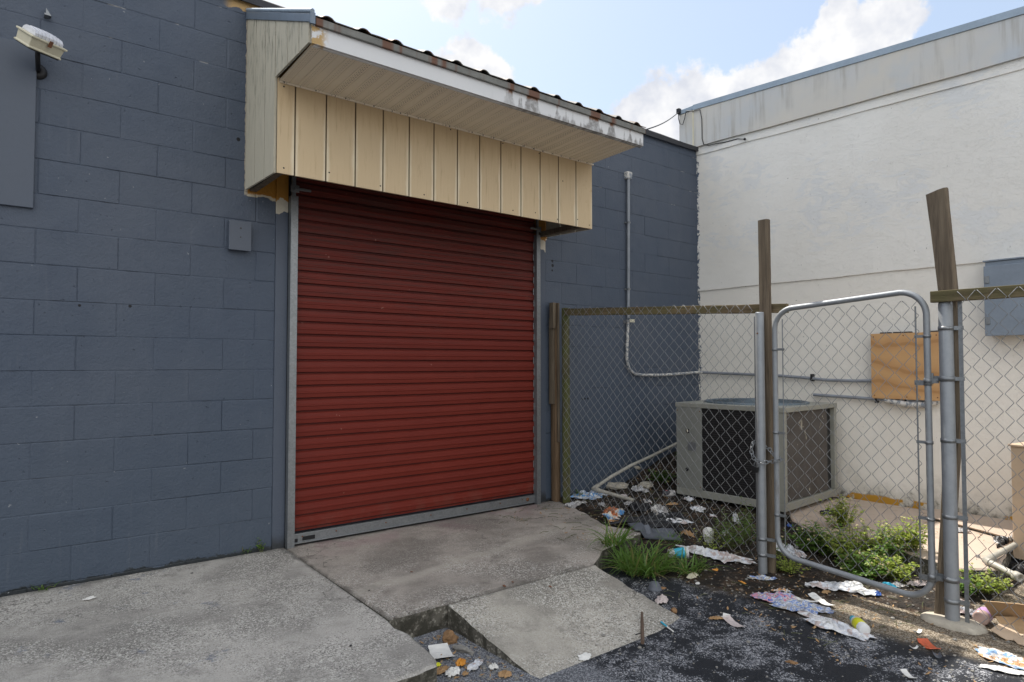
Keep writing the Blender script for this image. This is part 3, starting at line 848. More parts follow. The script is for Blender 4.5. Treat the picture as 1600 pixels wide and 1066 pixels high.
# roll up door
pitch = .0914; zp = 1.298 - pitch * 14
prof = [(0, -.003), (.0045, -.003), (.0100, .013), (.036, .0155), (.040, .0195), (.049, .0195), (.053, .0155), (.080, .0135), (.0870, -.0015)]
rdz = random.Random(5); mb = MB(); pts = []
i = 0
while zp + pitch * i < 2.78:
    for (dz, o) in prof:
        z = zp + pitch * i + dz
        if z > .078: pts.append((z, -.004 - o))
    i += 1
xs = [1.622 + (3.858 - 1.622) * q / 26 for q in range(27)]
vs = []
for x in xs:
    for (z, y) in pts: vs.append((x, y + .0035 * nz(x * 2.3, z * 1.6) + .010 * max(0, 1 - math.hypot(x - 2.35, (z - .62) * 1.3) / .22) ** 2 + .008 * max(0, 1 - math.hypot(x - 3.35, (z - .95) * 1.5) / .16) ** 2, z + .0025 * nz(x * 1.3, z * 2.1, 5)))
k = len(pts)
mb.add(vs, [(a * k + q, (a + 1) * k + q, (a + 1) * k + q + 1, a * k + q + 1) for a in range(len(xs) - 1) for q in range(k - 1)])
door = mb.build('roller_door', 'red', bld, recalc=False)
mb = MB(); mb.box(1.632, 3.845, -.034, -.002, .016, .082); mb.box(1.632, 3.845, -.050, -.034, .016, .022); mb.build('bottom_bar', 'galv', door, .002)
each('bolt', 'rust', door, [lambda mb, x=x: mb.lathe((x, -.034, .058), (0, -1, 0), [(0, .006), (.003, .005), (.004, .001)], 10) for x in (1.70, 1.95, 2.35, 2.75, 3.1, 3.45, 3.70)] + [lambda mb: mb.lathe((3.76, -.034, .052), (0, -1, 0), [(0, .018), (.004, .017), (.008, .004)], 14)])
each('latch_plate', 'darkmetal', door, [lambda mb: mb.box(1.70, 1.79, -.040, -.034, .030, .058), lambda mb: mb.box(1.64, 1.665, -.040, -.034, .026, .05)], .002)
mb = MB(); mb.box(1.60, 3.86, -.026, .06, -.006, .014); mb.build('door_seal', 'blacksheet', door, .003)
for (x0, x1) in ((1.584, 1.634), (3.849, 3.893)):
    mb = MB()
    mb.box(x0, x1, -.062, -.058, -.02, 2.46); mb.box(x0, x0 + .003, -.058, -.0125, -.02, 2.46); mb.box(x1 - .003, x1, -.058, -.026, -.02, 2.46)
    mb.box(x0 + .008, x1 - .014, -.055, -.04, 2.46, 2.62)
    t = mb.build('door_track', 'galv', bld)
    mb = MB(); s = 1 if x0 < 2 else -1; xa = x1 if s > 0 else x0
    mb.box(min(xa - .03 * s, xa + .085 * s), max(xa - .03 * s, xa + .085 * s), -.084, -.064, 2.50, 2.516)
    mb.box(x0 - .006, x1 + .004, -.070, -.063, 2.485, 2.535); mb.build('bracket', 'galv', t, .002)
each('edge_clip', 'galv', door, [lambda mb, q=q: mb.box(3.836 + .003 * sin(q * 2.1), 3.845 + .003 * sin(q * 2.1), -.030, -.024, .12 + q * .105, .18 + q * .105) for q in range(22)], .002)

# canopy (part of the building) with sub-parts
XC0, XC1 = 1.300, 4.003
mb = MB(); x = [XC0] + [1.407 + .2004 * k for k in range(13)] + [XC1]
for a, c in zip(x[:-1], x[1:]):
    mb.box(a + (.0036 if a > XC0 else 0), c - (.0036 if c < XC1 else 0), -.619, -.604, 2.44, 3.03)
can = mb.build('canopy', 'siding', bld, .0012)
mb = MB(); mb.box(XC0 + .003, XC1 - .003, -.6035, -.595, 2.442, 3.03); mb.build('backing_board', 'groove', can)


def side(xa, xb):
    mb = MB(); ys = [-.018, -.21, -.41, -.604]
    top = lambda y: 3.665 + .40 * y
    ed = [-.006, -.21, -.41, -.6015]
    for a, c in zip(ed[:-1], ed[1:]):
        a2 = a - .005; c2 = c + .005
        mb.prism([(a2, 2.462 + .032 * a2), (a2, top(a2)), (c2, top(c2)), (c2, 2.462 + .032 * c2)], xa, xb, 'x')
    ed = [-.6058, -.822, -1.005, -1.158]
    # the piece in front of the panel starts at soffit level
    for a, c in zip(ed[:-1], ed[1:]):
        a2 = a - .005; c2 = c + .005
        mb.prism([(a2, 3.032), (a2, top(a2)), (c2, top(c2)), (c2, 3.032)], xa, xb, 'x')
    return mb


side(XC0 - .014, XC0 - .0005).build('side_boards', 'siding2', can)
mb = MB(); mb.prism([(-.006, 2.47), (-.006, 3.64), (-.60, 3.41), (-.60, 2.45)], XC0, XC0 + .006, 'x'); mb.prism([(-.60, 3.034), (-.60, 3.41), (-1.156, 3.19), (-1.156, 3.034)], XC0, XC0 + .006, 'x'); mb.build('backing_board', 'groove', can)
side(XC1 + .0005, XC1 + .014).build('side_boards', 'siding2', can)
# soffit: ribbed sheet
mb = MB(); xs2 = []; w = .105; xx = XC0
while xx < 4.02:
    for (d, h) in ((0, 0), (.004, .004), (.009, .004), (.013, 0), (.056, 0), (.058, .003), (.061, .003), (.064, 0)):
        if xx + d < 4.022: xs2.append((xx + d, h))
    xx += w
vs = []
for (px, h) in xs2:
    for (y, z) in ((-.6195, 3.006), (-.9, 3.015), (-1.160, 3.023)): vs.append((px, y, z + h))
mb.add(vs, [(a * 3 + q, (a + 1) * 3 + q, (a + 1) * 3 + q + 1, a * 3 + q + 1) for a in range(len(xs2) - 1) for q in range(2)])
mb.build('soffit', 'soffit', can)
mb = MB(); mb.box(XC0 + .0065, XC1 + .014, -.628, -.6195, 2.998, 3.008); mb.build('trim_strip', 'soffit', can)
each('nail_head', 'darkmetal', can, [lambda mb, k=k: mb.box(XC0 + .03 + k * .1, XC0 + .036 + k * .1, -.632, -.628, 3.000, 3.007) for k in range(27) if k % 2 == 0 or k > 14])
each('nail_head', 'darkmetal', can, [lambda mb, px=px, pz=pz: mb.lathe((px, -.6192, pz), (0, -1, 0), [(0, .0055), (.0008, .005)], 8) for (px, pz) in ((1.335, 2.98), (1.34, 2.475), (1.63, 2.50), (1.99, 2.475), (2.33, 2.47), (2.7, 2.47), (3.13, 2.475), (3.36, 2.49), (3.6, 2.47), (3.97, 2.47), (3.66, 2.80), (3.40, 2.98), (3.03, 2.985), (2.55, 2.985), (3.83, 2.50))])
mb = MB(); mb.box(XC0 - .004, 4.024, -1.178, -1.1615, 3.021, 3.130); mb.box(XC0 - .004, 4.024, -1.1615, -1.140, 3.0165, 3.0205); mb.build('fascia', 'fascia', can, .0015)
mb = MB(); mb.box(XC0 + .01, 4.030, -1.198, -1.1785, 3.118, 3.160); mb.build('drip_edge', 'dripedge', can, .003)
# corrugated roof sheet
mb = MB(); vs = []; xs3 = []; xx = XC0 + .012
def hump(t):
    t = (t % .212) / .212
    return .019 * max(0, sin(pi * (t - .34) / .32)) ** .6 if .34 < t < .66 else 0
while xx <= 4.035: xs3.append(xx); xx += .0106
ysr = (-1.205, -1.19, -.8, -.4, -.0)
for px in xs3:
    for y in ysr: vs.append((px, y + (.004 * nz(px * 8, 2) if y < -1.2 else 0), 3.163 + (y + 1.205) * .415 + hump(px - XC0 + .03) + .004 * nz(px * 5, y)))
k = len(ysr); mb.add(vs, [(a * k + q, (a + 1) * k + q, (a + 1) * k + q + 1, a * k + q + 1) for a in range(len(xs3) - 1) for q in range(k - 1)])
mb.build('roof_sheet', 'roofmetal', can, solid=.004)
# side flashing
mb = MB(); mb.prism([(-1.184, 3.130), (-1.184, 3.176), (.0, 3.70), (.0, 3.645)], XC0 - .022, XC0 - .0145, 'x'); mb.box(XC0 - .022, XC0 + .006, -1.200, -1.184, 3.118, 3.182)
mb.build('side_flashing', 'drip', can, .002)
mb = MB(); mb.tube([(XC0 - .012, .0, 3.712), (XC0 - .012, -1.20, 3.186)], .013, 10); mb.build('edge_roll', 'flash', can)
each('framing', 'oldwood', can, [lambda mb: mb.box(3.915, 3.955, -.59, -.01, 2.455, 2.50), lambda mb: mb.box(1.315, 1.36, -.59, -.012, 2.455, 2.50), lambda mb: mb.box(1.36, 3.9, -.59, -.55, 2.50, 2.54)], .002)
mb = MB(); mb.box(1.32, 3.99, -.55, -.10, 2.78, 2.80); mb.build('inner_deck', 'tar', can)

# ------------------------------------------------------------------ white building
wb = thing('stucco_building', 'taller white stucco building with a stained parapet closing the yard', 'building', (6.374, -2, 0))
XW = 6.374
mb = MB()
ng, mg = 160, 70
def wz(y, h): return h
# slightly wavy stucco face as a fine grid, below and above the mid ledge
def face(z0, z1, xo, y0=.25, y1=-9.0, ny=170, nzz=40, amp=.004):
    vs = []
    for j in range(nzz + 1):
        for i in range(ny + 1):
            y = y0 + (y1 - y0) * (i / ny) ** 1.35
            a = z0(y) if callable(z0) else z0; c = z1(y) if callable(z1) else z1
            z = a + (c - a) * j / nzz
            vs.append((XW + xo + amp * nz(y * 2.1, z * 2.1, 1) + amp * .5 * nz(y * 9, z * 9, 2), y, z))
    return vs, [(j * (ny + 1) + i, j * (ny + 1) + i + 1, (j + 1) * (ny + 1) + i + 1, (j + 1) * (ny + 1) + i) for j in range(nzz) for i in range(ny)]
sag = lambda y, m=0: .006 * nz(y * 1.7, 3) + .004 * nz(y * 6, 9)
led = lambda y: 2.117 + sag(y)
bt = lambda y: 3.715 + .0287 * y + .01 * nz(y * 2.3, 5)
v, f = face(-.15, led, 0); mb.add(v, f, True)
v, f = face(led, bt, -.014); mb.add(v, f, True)
# ledge underside
ys = [.25 - 9.25 * (i / 170) ** 1.35 for i in range(171)]
mb.add([(XW - .014, y, led(y)) for y in ys] + [(XW + .004, y, led(y) - .004) for y in ys], [(i, i + 1, 171 + i + 1, 171 + i) for i in range(170)])
mb.build('wall', 'white', wb, recalc=False)
def band(xo, th, za, zb, name, m, yend=.25, bev=0):
    mb = MB(); ya = [yend - (9 + yend) * (i / 90) ** 1.3 for i in range(91)]; vs = []
    for y in ya: vs += [(XW - xo, y, za(y)), (XW - xo, y, zb(y)), (XW + th, y, zb(y)), (XW + th, y, za(y))]
    mb.add(vs, [(i * 4 + q, i * 4 + (q + 1) % 4, (i + 1) * 4 + (q + 1) % 4, (i + 1) * 4 + q) for i in range(90) for q in range(4)])
    mb.add(vs[:4], [(0, 1, 2, 3)]); mb.add(vs[-4:], [(3, 2, 1, 0)])
    return mb.build(name, m, wb, bev)
top = lambda y: 4.302 + .0625 * y
p0 = lambda y: 3.800 + .0287 * y + .008 * nz(y * 1.3, 8)
band(.026, .1, lambda y: bt(y) - .004, lambda y: p0(y) - .001, 'ledge_band', 'white', .004)
band(.052, .2, p0, lambda y: top(y) - .062, 'parapet', 'parapet', .004)
band(.062, .22, lambda y: top(y) - .060, top, 'coping', 'flash', .012)
# the parapet carries on behind the blue roof
mb = MB(); mb.box(XW - .012, XW + .2, .03, .245, 3.6, 4.262); mb.build('parapet', 'parapet', wb, .004)
mb = MB(); mb.box(XW - .022, XW + .22, .03, .255, 4.265, 4.318); mb.build('coping', 'flash', wb, .004)
mb = MB(); mb.box(XW - .056, XW - .02, .006, .028, 3.80, 4.24); mb.build('corner_trim', 'cream', wb, .003)
mb = MB(); mb.box(XW + .03, XW + 8, -9, .25, -.15, 3.55); mb.build('building_core', 'white', wb)
mb = MB(); mb.box(XW + .2, XW + 8, -9, .25, 3.5, 3.6); mb.build('roof', 'tar', wb)

# ------------------------------------------------------------------ things on the walls
mb = MB(); mb.box(-2.2, .129, -.022, .001, 2.160, 3.095); o = mb.build('wall_board', 'board', None, .003, loc=(-.5, -.01, 2.16))
tag(o, 'large flat blue painted board on the block wall under the floodlight', 'board')
t = thing('electrical_box', 'small square blue painted box screwed to the wall left of the red door', 'electrical box', (1.25, 0, 2.04))
mb = MB(); mb.box(1.180, 1.316, -.045, .0, 2.040, 2.232); mb.build('box_body', 'boxp', t, .003)
mb = MB(); mb.box(1.176, 1.320, -.050, -.0455, 2.036, 2.236); mb.build('box_cover', 'boxp', t, .002)
each('knockout_hole', 'blacksheet', t, [lambda mb, z=z, r=r: mb.lathe((1.25, -.0502, z), (0, -1, 0), [(0, r), (.0006, r)], 10) for z, r in ((2.185, .007), (2.125, .005))])

# floodlight
t = thing('floodlight', 'old cream floodlight with ribbed glass tilted on the wall above the blue board', 'floodlight', (.14, -.0, 3.0))
A = at(30, 50, y=-.29); B_ = at(97, 79, y=-.10)
ax = (B_ - A); L = ax.length * .80; ax.normalize(); side_v = ax.cross(Vector((0, 0, 1))).normalized(); upv = side_v.cross(ax)
cen = (A + B_) / 2
tc_ = CAM - cen; side_v = (tc_ - ax * tc_.dot(ax)).normalized(); side_v = Matrix.Rotation(radians(8), 3, ax) @ side_v
upv = side_v.cross(ax)
if upv.z < 0: upv = -upv
if side_v.cross(ax).dot(upv) < 0: pass
MT = Matrix((ax, side_v, upv)).transposed().to_4x4(); MT.translation = cen
mb = MB(); vs = []
for (h, wx, wy) in ((-.050, L / 2 - .004, .050), (-.043, L / 2 - .004, .053), (-.038, L / 2 - .008, .044), (.008, L / 2 - .004, .048), (.010, L / 2 + .006, .055), (.020, L / 2 + .006, .055)):
    vs += [MT @ Vector((sx * wx, sy * wy, h)) for (sx, sy) in ((-1, -1), (1, -1), (1, 1), (-1, 1))]
mb.add(vs, [(3, 2, 1, 0)] + [(i * 4 + q, i * 4 + (q + 1) % 4, (i + 1) * 4 + (q + 1) % 4, (i + 1) * 4 + q) for i in range(5) for q in range(4)] + [(20, 21, 22, 23)])
mb.build('housing', 'cream', t, .003)
mb = MB(); n = 8
for i in range(n):
    x0 = -L * .42 + L * .84 * i / n; x1 = x0 + L * .84 / n * .86
    pr = [(-.044, .0205), (-.042, .040), (-.028, .056), (.0, .061), (.028, .056), (.042, .040), (.044, .0205)]
    s = 1 - .25 * abs((i - n / 2 + .5) / (n / 2)) ** 3
    va = [MT @ Vector((x0, p[0], .0205 + (p[1] - .0205) * s)) for p in pr] + [MT @ Vector((x1, p[0], .0205 + (p[1] - .0205) * s)) for p in pr]
    k = len(pr); mb.add(va, [tuple(range(k))[::-1], tuple(range(k, 2 * k))] + [(q, q + 1, k + q + 1, k + q) for q in range(k - 1)] + [(k - 1, 0, k, 2 * k - 1)])
mb.build('lens', 'glasslamp', t, .002)
each('clip', 'rust', t, [lambda mb: mb.box(-.010, .010, -.061, -.0555, -.005, .03, MT), lambda mb: mb.box(-.010, .010, .0555, .061, -.005, .03, MT)])
mb = MB(); mb.box(-L / 2 + .02, L / 2 - .02, -.050, .050, -.056, -.0505, MT); mb.build('gasket', 'black', t)
mb = MB(); j = MT @ Vector((0, 0, -.05)); mb.tube([j, j + Vector((0, 0, -.035)), Vector((.135, -.03, j.z - .06)), Vector((.135, .0, j.z - .06))], .012, 8)
mb.lathe((.135, 0, j.z - .06), (0, -1, 0), [(0, .045), (.012, .043), (.014, .02)], 16); mb.build('mounting_arm', 'darkmetal', t)
mb = MB(); pv = at(73, 20, y=-.01); mb.box(pv.x - .012, pv.x + .012, -.05, .0, pv.z - .03, pv.z - .02); mb.prism([(pv.x - .004, pv.z + .02), (pv.x + .022, pv.z - .022), (pv.x - .004, pv.z - .022)], -.03, .001, 'y')
o = mb.build('wall_clip', 'galv', None, loc=(pv.x, 0, pv.z)); tag(o, 'tiny metal clip in a wall joint just above the floodlight', 'clip')

# conduits
t = thing('conduit', 'grey electrical conduit running down the blue wall and bending across to the plywood', 'conduit', (5.13, 0, 1.2))
pts = [Vector((5.138, -.03, 3.22)), Vector((5.13, -.03, 2.3)), Vector((5.122, -.03, 1.75))]
mb = MB(); mb.tube(pts, .0165, 10); mb.build('upper_pipe', 'conduit', t)
pts = [Vector((5.118, -.032, 1.72)), Vector((5.100, -.032, 1.45)), Vector((5.096, -.032, 1.32)), Vector((5.13, -.032, 1.22)), Vector((5.22, -.032, 1.165)), Vector((5.34, -.032, 1.155)), Vector((5.6, -.032, 1.150)), Vector((5.9, -.032, 1.158)), Vector((6.2, -.032, 1.17)), Vector((6.30, -.038, 1.174)), Vector((6.335, -.08, 1.173))]
mb = MB(); mb.tube(pts, .015, 10); mb.build('lower_pipe', 'conduitw', t)
pts = [Vector((6.335, -.08, 1.173)), Vector((6.34, -.4, 1.165)), Vector((6.34, -1.0, 1.150)), Vector((6.34, -1.25, 1.135)), Vector((6.34, -1.5, 1.115)), Vector((6.34, -1.75, 1.112)), Vector((6.34, -1.93, 1.118))]
mb = MB(); mb.tube(pts, .015, 10); mb.build('side_pipe', 'conduit', t)
mb = MB(); mb.box(5.105, 5.172, -.05, 0, 3.21, 3.285); mb.box(5.165, 5.19, -.04, 0, 3.24, 3.285); mb.build('pipe_head', 'conduitw', t, .004)
each('pipe_strap', 'galv', t, [lambda mb, x=x, z=z: (mb.box(x - .03, x + .03, -.012, .0, z - .008, z + .008), mb.box(x - .018, x + .018, -.048, -.012, z - .008, z + .008)) for (x, z) in ((5.134, 2.75), (5.126, 2.05))] + [lambda mb: mb.box(5.08, 5.13, -.05, 0, 1.70, 1.725)])
mb = MB(); mb.box(5.125, 5.195, -.055, -.045, 1.705, 1.735); mb.build('pipe_tag', 'cream', t)
each('pipe_strap', 'darkmetal', t, [lambda mb, y=y: mb.box(6.316, 6.374, y - .008, y + .008, 1.10, 1.172) for y in (-.9, -1.35)])
t = thing('conduit', 'short grey conduit low on the white wall below the plywood sheet', 'conduit', (6.34, -1.8, .95))
mb = MB(); mb.tube([(6.34, -1.36, .967), (6.34, -1.6, .960), (6.34, -2.0, .948), (6.34, -2.30, .948), (6.34, -2.42, .965)], .015, 10); mb.build('pipe', 'conduit', t)
each('pipe_strap', 'darkmetal', t, [lambda mb, y=y: mb.box(6.32, 6.374, y - .008, y + .008, .915, .965) for y in (-1.95, -2.2)])
t = thing('plywood_cover', 'orange plywood sheet fixed over a gap in the white wall behind the gate', 'plywood', (6.34, -2.2, .95))
mb = MB(); mb.box(6.300, 6.316, -2.49, -1.925, .958, 1.548); mb.build('plywood_sheet', 'ply', t, .001)
each('screw', 'rust', t, [lambda mb, y=y, z=z: mb.lathe((6.2998, y, z), (-1, 0, 0), [(0, .006), (.001, .005)], 8) for (y, z) in ((-1.95, 1.52), (-2.2, 1.525), (-2.46, 1.52), (-1.95, .985), (-2.22, .98), (-2.46, .985))])
mb = MB()
for (y0, y1) in ((-2.08, -2.0), (-2.25, -2.11), (-2.46, -2.36)): mb.box(6.3145, 6.374, y0, y1, 1.535, 1.560)
mb.box(6.3165, 6.374, -2.46, -1.95, .975, 1.53); mb.build('backing_frame', 'tar', t)
mb = MB(); mb.tube([(6.33, -2.03, .945), (6.325, -2.2, .915), (6.33, -2.36, .915), (6.34, -2.44, .95)], .028, 10); mb.build('bent_duct', 'conduitw', t)
t = thing('utility_cabinet', 'blue grey metal cabinet high on the white wall at the right edge', 'cabinet', (6.3, -3.2, 1.5))
mb = MB(); mb.box(6.24, 6.374, -3.55, -2.84, 1.502, 2.095); mb.build('cabinet_body', 'cab', t, .004)
mb = MB(); mb.box(6.225, 6.2395, -3.56, -2.832, 1.498, 2.06); mb.build('cabinet_door', 'cab', t, .003)
mb = MB(); mb.box(6.228, 6.374, -3.56, -2.826, 2.096, 2.108); mb.build('rain_lip', 'cab', t, .002)
each('hinge', 'galv', t, [lambda mb, z=z: mb.box(6.218, 6.2245, -2.870, -2.838, z - .03, z + .03) for z in (1.62, 1.95)], .002)
# overhead wire
t = thing('overhead_cable', 'thin black cable strung from the canopy roof to the parapet corner', 'cable', (5.8, -.5, 3.6))
e0 = Vector((4.03, -1.16, 3.155)); e1 = at(1060, 176, x=XW - .03)
pts = [e0.lerp(e1, i / 14) + Vector((0, 0, -.03 * sin(pi * i / 14))) for i in range(15)]
mb = MB(); mb.tube(pts, .0055, 6); mb.build('span', 'black', t)
c = e1; L0 = [c, c + Vector((-.012, -.01, -.08)), c + Vector((-.012, -.03, -.15)), c + Vector((-.012, -.07, -.17)), c + Vector((-.012, -.10, -.10)), c + Vector((-.012, -.12, -.02))]
q = [Vector((XW - .066, -.03, 4.225)), Vector((XW - .066, -.09, 4.215)), Vector((XW - .060, -.11, 4.1)), Vector((XW - .058, -.11, 3.87)), Vector((XW - .058, -.13, 3.80)), Vector((XW - .045, -.19, 3.775)), Vector((XW - .045, -.28, 3.77)), Vector((XW - .03, -.4, 3.76)), Vector((XW - .03, -.55, 3.755))]
mb = MB(); mb.tube(L0, .005, 6); mb.tube([L0[-1], Vector((XW - .066, -.0, 4.225))] + q, .005, 6); mb.build('drop_loop', 'black', t)
mb = MB(); mb.tube([q[-1], q[-1] + Vector((-.02, -.10, -.035))], .004, 6); mb.lathe(q[-1] + Vector((-.02, -.10, -.035)), (0, 0, 1), [(-.012, .006), (-.006, .014), (.006, .014), (.012, .006)], 10); mb.build('cable_end', 'black', t)
mb = MB(); mb.box(c.x - .03, c.x + .018, c.y - .03, c.y + .01, c.z - .02, c.z + .04); mb.build('anchor', 'darkmetal', t, .003)

# ------------------------------------------------------------------ fence
XF = 4.07


def mesh_wires(y0, y1, z0, z1, d=.090, r=.00165, x=XF, warp=None, inc=None):
    """chain link: zigzag wires hooked into their neighbours"""
    mb = MB(); h = d / 2; n = int(round(abs(y1 - y0) / h)); s = 1 if y1 > y0 else -1
    m = int(round((z1 - z0) / h))
    for k in range(n):
        pts = []
        for q in range(m + 1):
            e = (q + k) % 2
            y = y0 + s * (k + e) * h; z = z1 - q * h; dx = r * (1 if e else -1) * 1.05
            off = Vector((0, 0, 0))
            if warp: off = warp(y, z)
            # rounded knuckle: two points at each turn
            pts.append(Vector((x + dx, y - s * (2 * e - 1) * .004, z)) + off)
        P2 = []
        for i, p in enumerate(pts):
            if i == 0 or i == len(pts) - 1:
                P2.append(p); continue
            a = pts[i - 1]; c = pts[i + 1]
            P2.append(p.lerp(a, .035)); P2.append(p.lerp(c, .035))
        # bent-over knuckle at the top
        P2.insert(0, P2[0] + Vector((r * 3, 0, -.006)))
        mb.tube(P2, r, 5, caps=True)
    return mb


def clamp_band(mb, c, r, w=.022, arm=0.0, dirn=(0, 1, 0), th=.003):
    """ring round a vertical pipe with an ear in direction dirn"""
    c = Vector(c); mb.lathe(c, (0, 0, 1), [(-w / 2, r), (-w / 2, r + th), (w / 2, r + th), (w / 2, r)], 18, caps=False)
    if arm:
        dv = Vector(dirn).normalized(); a = c + dv * r; e = c + dv * (r + arm); pv = dv.cross(Vector((0, 0, 1)))
        for sgn in (-1, 1):
            m = Matrix((dv, pv, Vector((0, 0, 1)))).transposed().to_4x4(); m.translation = (a + e) / 2 + pv * sgn * .004
            mb.box(-(arm / 2), arm / 2, -.0015, .0015, -w / 2, w / 2, m)
        mb.tube([e - pv * .014 - dv * .006, e + pv * .014 - dv * .006], .0045, 6)


# pipe post at the latch side
t = thing('fence_post', 'galvanised pipe post with a chain and padlock at the latch side of the gate', 'fence post', (XF, -2.155, Z0), 'galvanised pipe posts of the chain link fence')
c1 = Vector((XF - .035, -2.168, 0))
mb = MB(); mb.lathe((c1.x, c1.y, Z0 - .03), (0, 0, 1), [(0, .0285), (1.775, .0285), (1.784, .026), (1.784, .022), (1.70, .022)], 24); mb.build('pipe', 'pipe', t)
each('band', 'galv', t, [lambda mb, z=z: clamp_band(mb, (c1.x, c1.y, z), .0286, .02, .055, (.3, -1, 0)) for z in (.105, .0)])
mb = MB(); mb.lathe((c1.x - .029, c1.y, 1.48), (-1, 0, 0), [(0, .006), (.004, .005)], 8); mb.build('bolt', 'rust', t)
# timber post behind it
t = thing('wooden_post', 'tall slim grey timber post rising above the latch side pipe post', 'wooden post', (XF + .03, -2.185, Z0), 'timber posts lashed to the fence')
cs = [(Z0 - .02, -2.190, .026, .026), (.6, -2.187, .027, .027), (1.3, -2.178, .031, .028), (1.7, -2.170, .036, .028), (2.262, -2.168, .037, .028)]


def timber(cs, xo, name, parent, m, seed=0, cut=.0):
    mb = MB(); vs = []; ring = 12; Z = []
    for a, c in zip(cs[:-1], cs[1:]):
        n = max(2, int((c[0] - a[0]) / .06))
        for i in range(n): Z.append([a[j] + (c[j] - a[j]) * i / n for j in range(len(a))])
    Z.append(list(cs[-1]))
    for q in Z:
        z, y, hy, hx = q[:4]; dx = q[4] if len(q) > 4 else 0
        for k in range(ring):
            # squared section with worn corners
            a = 2 * pi * k / ring + pi / ring; ca, sa = cos(a), sin(a)
            s = 1 / max(abs(ca), abs(sa)); s = min(s, 1.22)
            wob = 1 + .035 * nz(k * 3.1, z * 3, seed) + .03 * nz(k * 1.3 + seed, z * 14, 4)
            vs.append((xo + dx + ca * s * hx * wob, y + sa * s * hy * wob, z + (cut * sa * hy / .04 if q is Z[-1] else 0) + (.004 * nz(k, seed, 9) if q is Z[-1] else 0)))
    mb.add(vs, [(i * ring + k, i * ring + (k + 1) % ring, (i + 1) * ring + (k + 1) % ring, (i + 1) * ring + k) for i in range(len(Z) - 1) for k in range(ring)])
    mb.add(vs[-ring:], [tuple(range(ring))]); mb.add(vs[:ring], [tuple(range(ring))[::-1]])
    return mb.build(name, m, parent, .0015)


timber(cs, XF + .036, 'timber', t, 'oldwood', 2)
# far posts at the wall
t = thing('wooden_post', 'short split brown timber post standing against the wall right of the red door', 'wooden post', (4.11, -.06, 0), 'timber posts lashed to the fence')
timber([(-.1, -.055, .040, .030), (.6, -.050, .040, .030), (1.845, -.045, .040, .030)], 4.085, 'timber', t, 'brownwood', 7, .004)
each('splinter_strip', 'oldwood', t, [lambda mb: mb.box(4.062, 4.075, -.118, -.098, .55, 1.84), lambda mb: mb.box(4.03, 4.055, -.075, -.02, .9, 1.70)], .002)
mb = MB(); mb.box(4.015, 4.05, -.098, -.045, 1.60, 1.842); mb.build('top_block', 'oldwood', t, .003)
t = thing('wooden_post', 'green mossy timber post behind the start of the chain link', 'wooden post', (4.13, -.16, 0), 'timber posts lashed to the fence')
timber([(-.1, -.165, .024, .035), (1.79, -.160, .024, .035)], 4.115, 'timber', t, 'mosswood', 11)

# rails
t = thing('fence_rail', 'mossy timber rail along the top of the long fence panel', 'fence rail', (XF + .06, -1.2, 1.7), 'timber rails along the top of the chain link')
mb = MB(); n = 30; vs = []
for i in range(n + 1):
    y = -.145 + (-2.292 + .145) * i / n; z = 1.753 + (1.650 - 1.753) * i / n + .004 * nz(y * 4, 1); h = .031
    x = XF + .012 + (.082 - .012) * (i / n)
    for (dx, dz) in ((0, -h), (0, h), (.036, h), (.036, -h)): vs.append((x + dx, y, z + dz + .0015 * nz(y * 15, dx * 50, dz * 50)))
mb.add(vs, [(i * 4 + q, i * 4 + (q + 1) % 4, (i + 1) * 4 + (q + 1) % 4, (i + 1) * 4 + q) for i in range(n) for q in range(4)]); mb.add(vs[:4], [(0, 1, 2, 3)]); mb.add(vs[-4:], [(3, 2, 1, 0)])
mb.build('timber', 'railwood', t, .003)
t = thing('fence_rail', 'short mossy timber rail nailed across the leaning post at the right', 'fence rail', (XF, -3.6, 1.65), 'timber rails along the top of the chain link')
mb = MB(); mb.box(XF - .062, XF - .022, -5.6, -3.205, 1.612, 1.674); mb.build('timber', 'railwood', t, .003)

# pipe post at the hinge side
t = thing('fence_post', 'thick galvanised pipe post carrying the gate hinges in a cement footing', 'fence post', (XF, -3.25, Z0), 'galvanised pipe posts of the chain link fence')
c2 = Vector((XF - .01, -3.262, 0))
mb = MB(); mb.lathe((c2.x, c2.y, Z0 - .02), (0, 0, 1), [(0, .0345), (1.755, .0345), (1.765, .031), (1.765, .027), (1.7, .027)], 28); mb.build('pipe', 'pipe', t)
each('band', 'galv', t, [lambda mb, z=z: clamp_band(mb, (c2.x, c2.y, z), .0347, .022, .045, (.15, -1, 0)) for z in (1.47, .86, .45, -.0)])
each('hinge', 'galv', t, [lambda mb, z=z: (clamp_band(mb, (c2.x, c2.y, z), .0350, .028, .040, (.1, 1, 0)), clamp_band(mb, (c2.x, c2.y, z), .0352, .02, .045, (.15, -1, 0)), mb.tube([(c2.x, c2.y + .072, z - .03), (c2.x, c2.y + .072, z + .03)], .008, 8)) for z in (1.195, .115)])
mb = MB(); vs = []
for k in range(40):
    a = 2 * pi * k / 40; r = 1 + .18 * nz(cos(a) * 2, sin(a) * 2, 5)
    vs.append((c2.x + .02 + cos(a) * .105 * r, c2.y - .0 + sin(a) * .155 * r))
ring = [(x, y, Z0 - .02) for x, y in vs] + [(x * 1, y, Z0 + .012) for x, y in vs] + [(c2.x + (x - c2.x) * .86, c2.y + (y - c2.y) * .86, Z0 + .024 + .006 * nz(x * 30, y * 30)) for x, y in vs] + [(c2.x + (x - c2.x) * .4, c2.y + (y - c2.y) * .4, Z0 + .032) for x, y in vs]
mb.add(ring, [(j * 40 + k, j * 40 + (k + 1) % 40, (j + 1) * 40 + (k + 1) % 40, (j + 1) * 40 + k) for j in range(3) for k in range(40)] + [tuple(range(120, 160))], True)
mb.build('footing', 'cement', t)
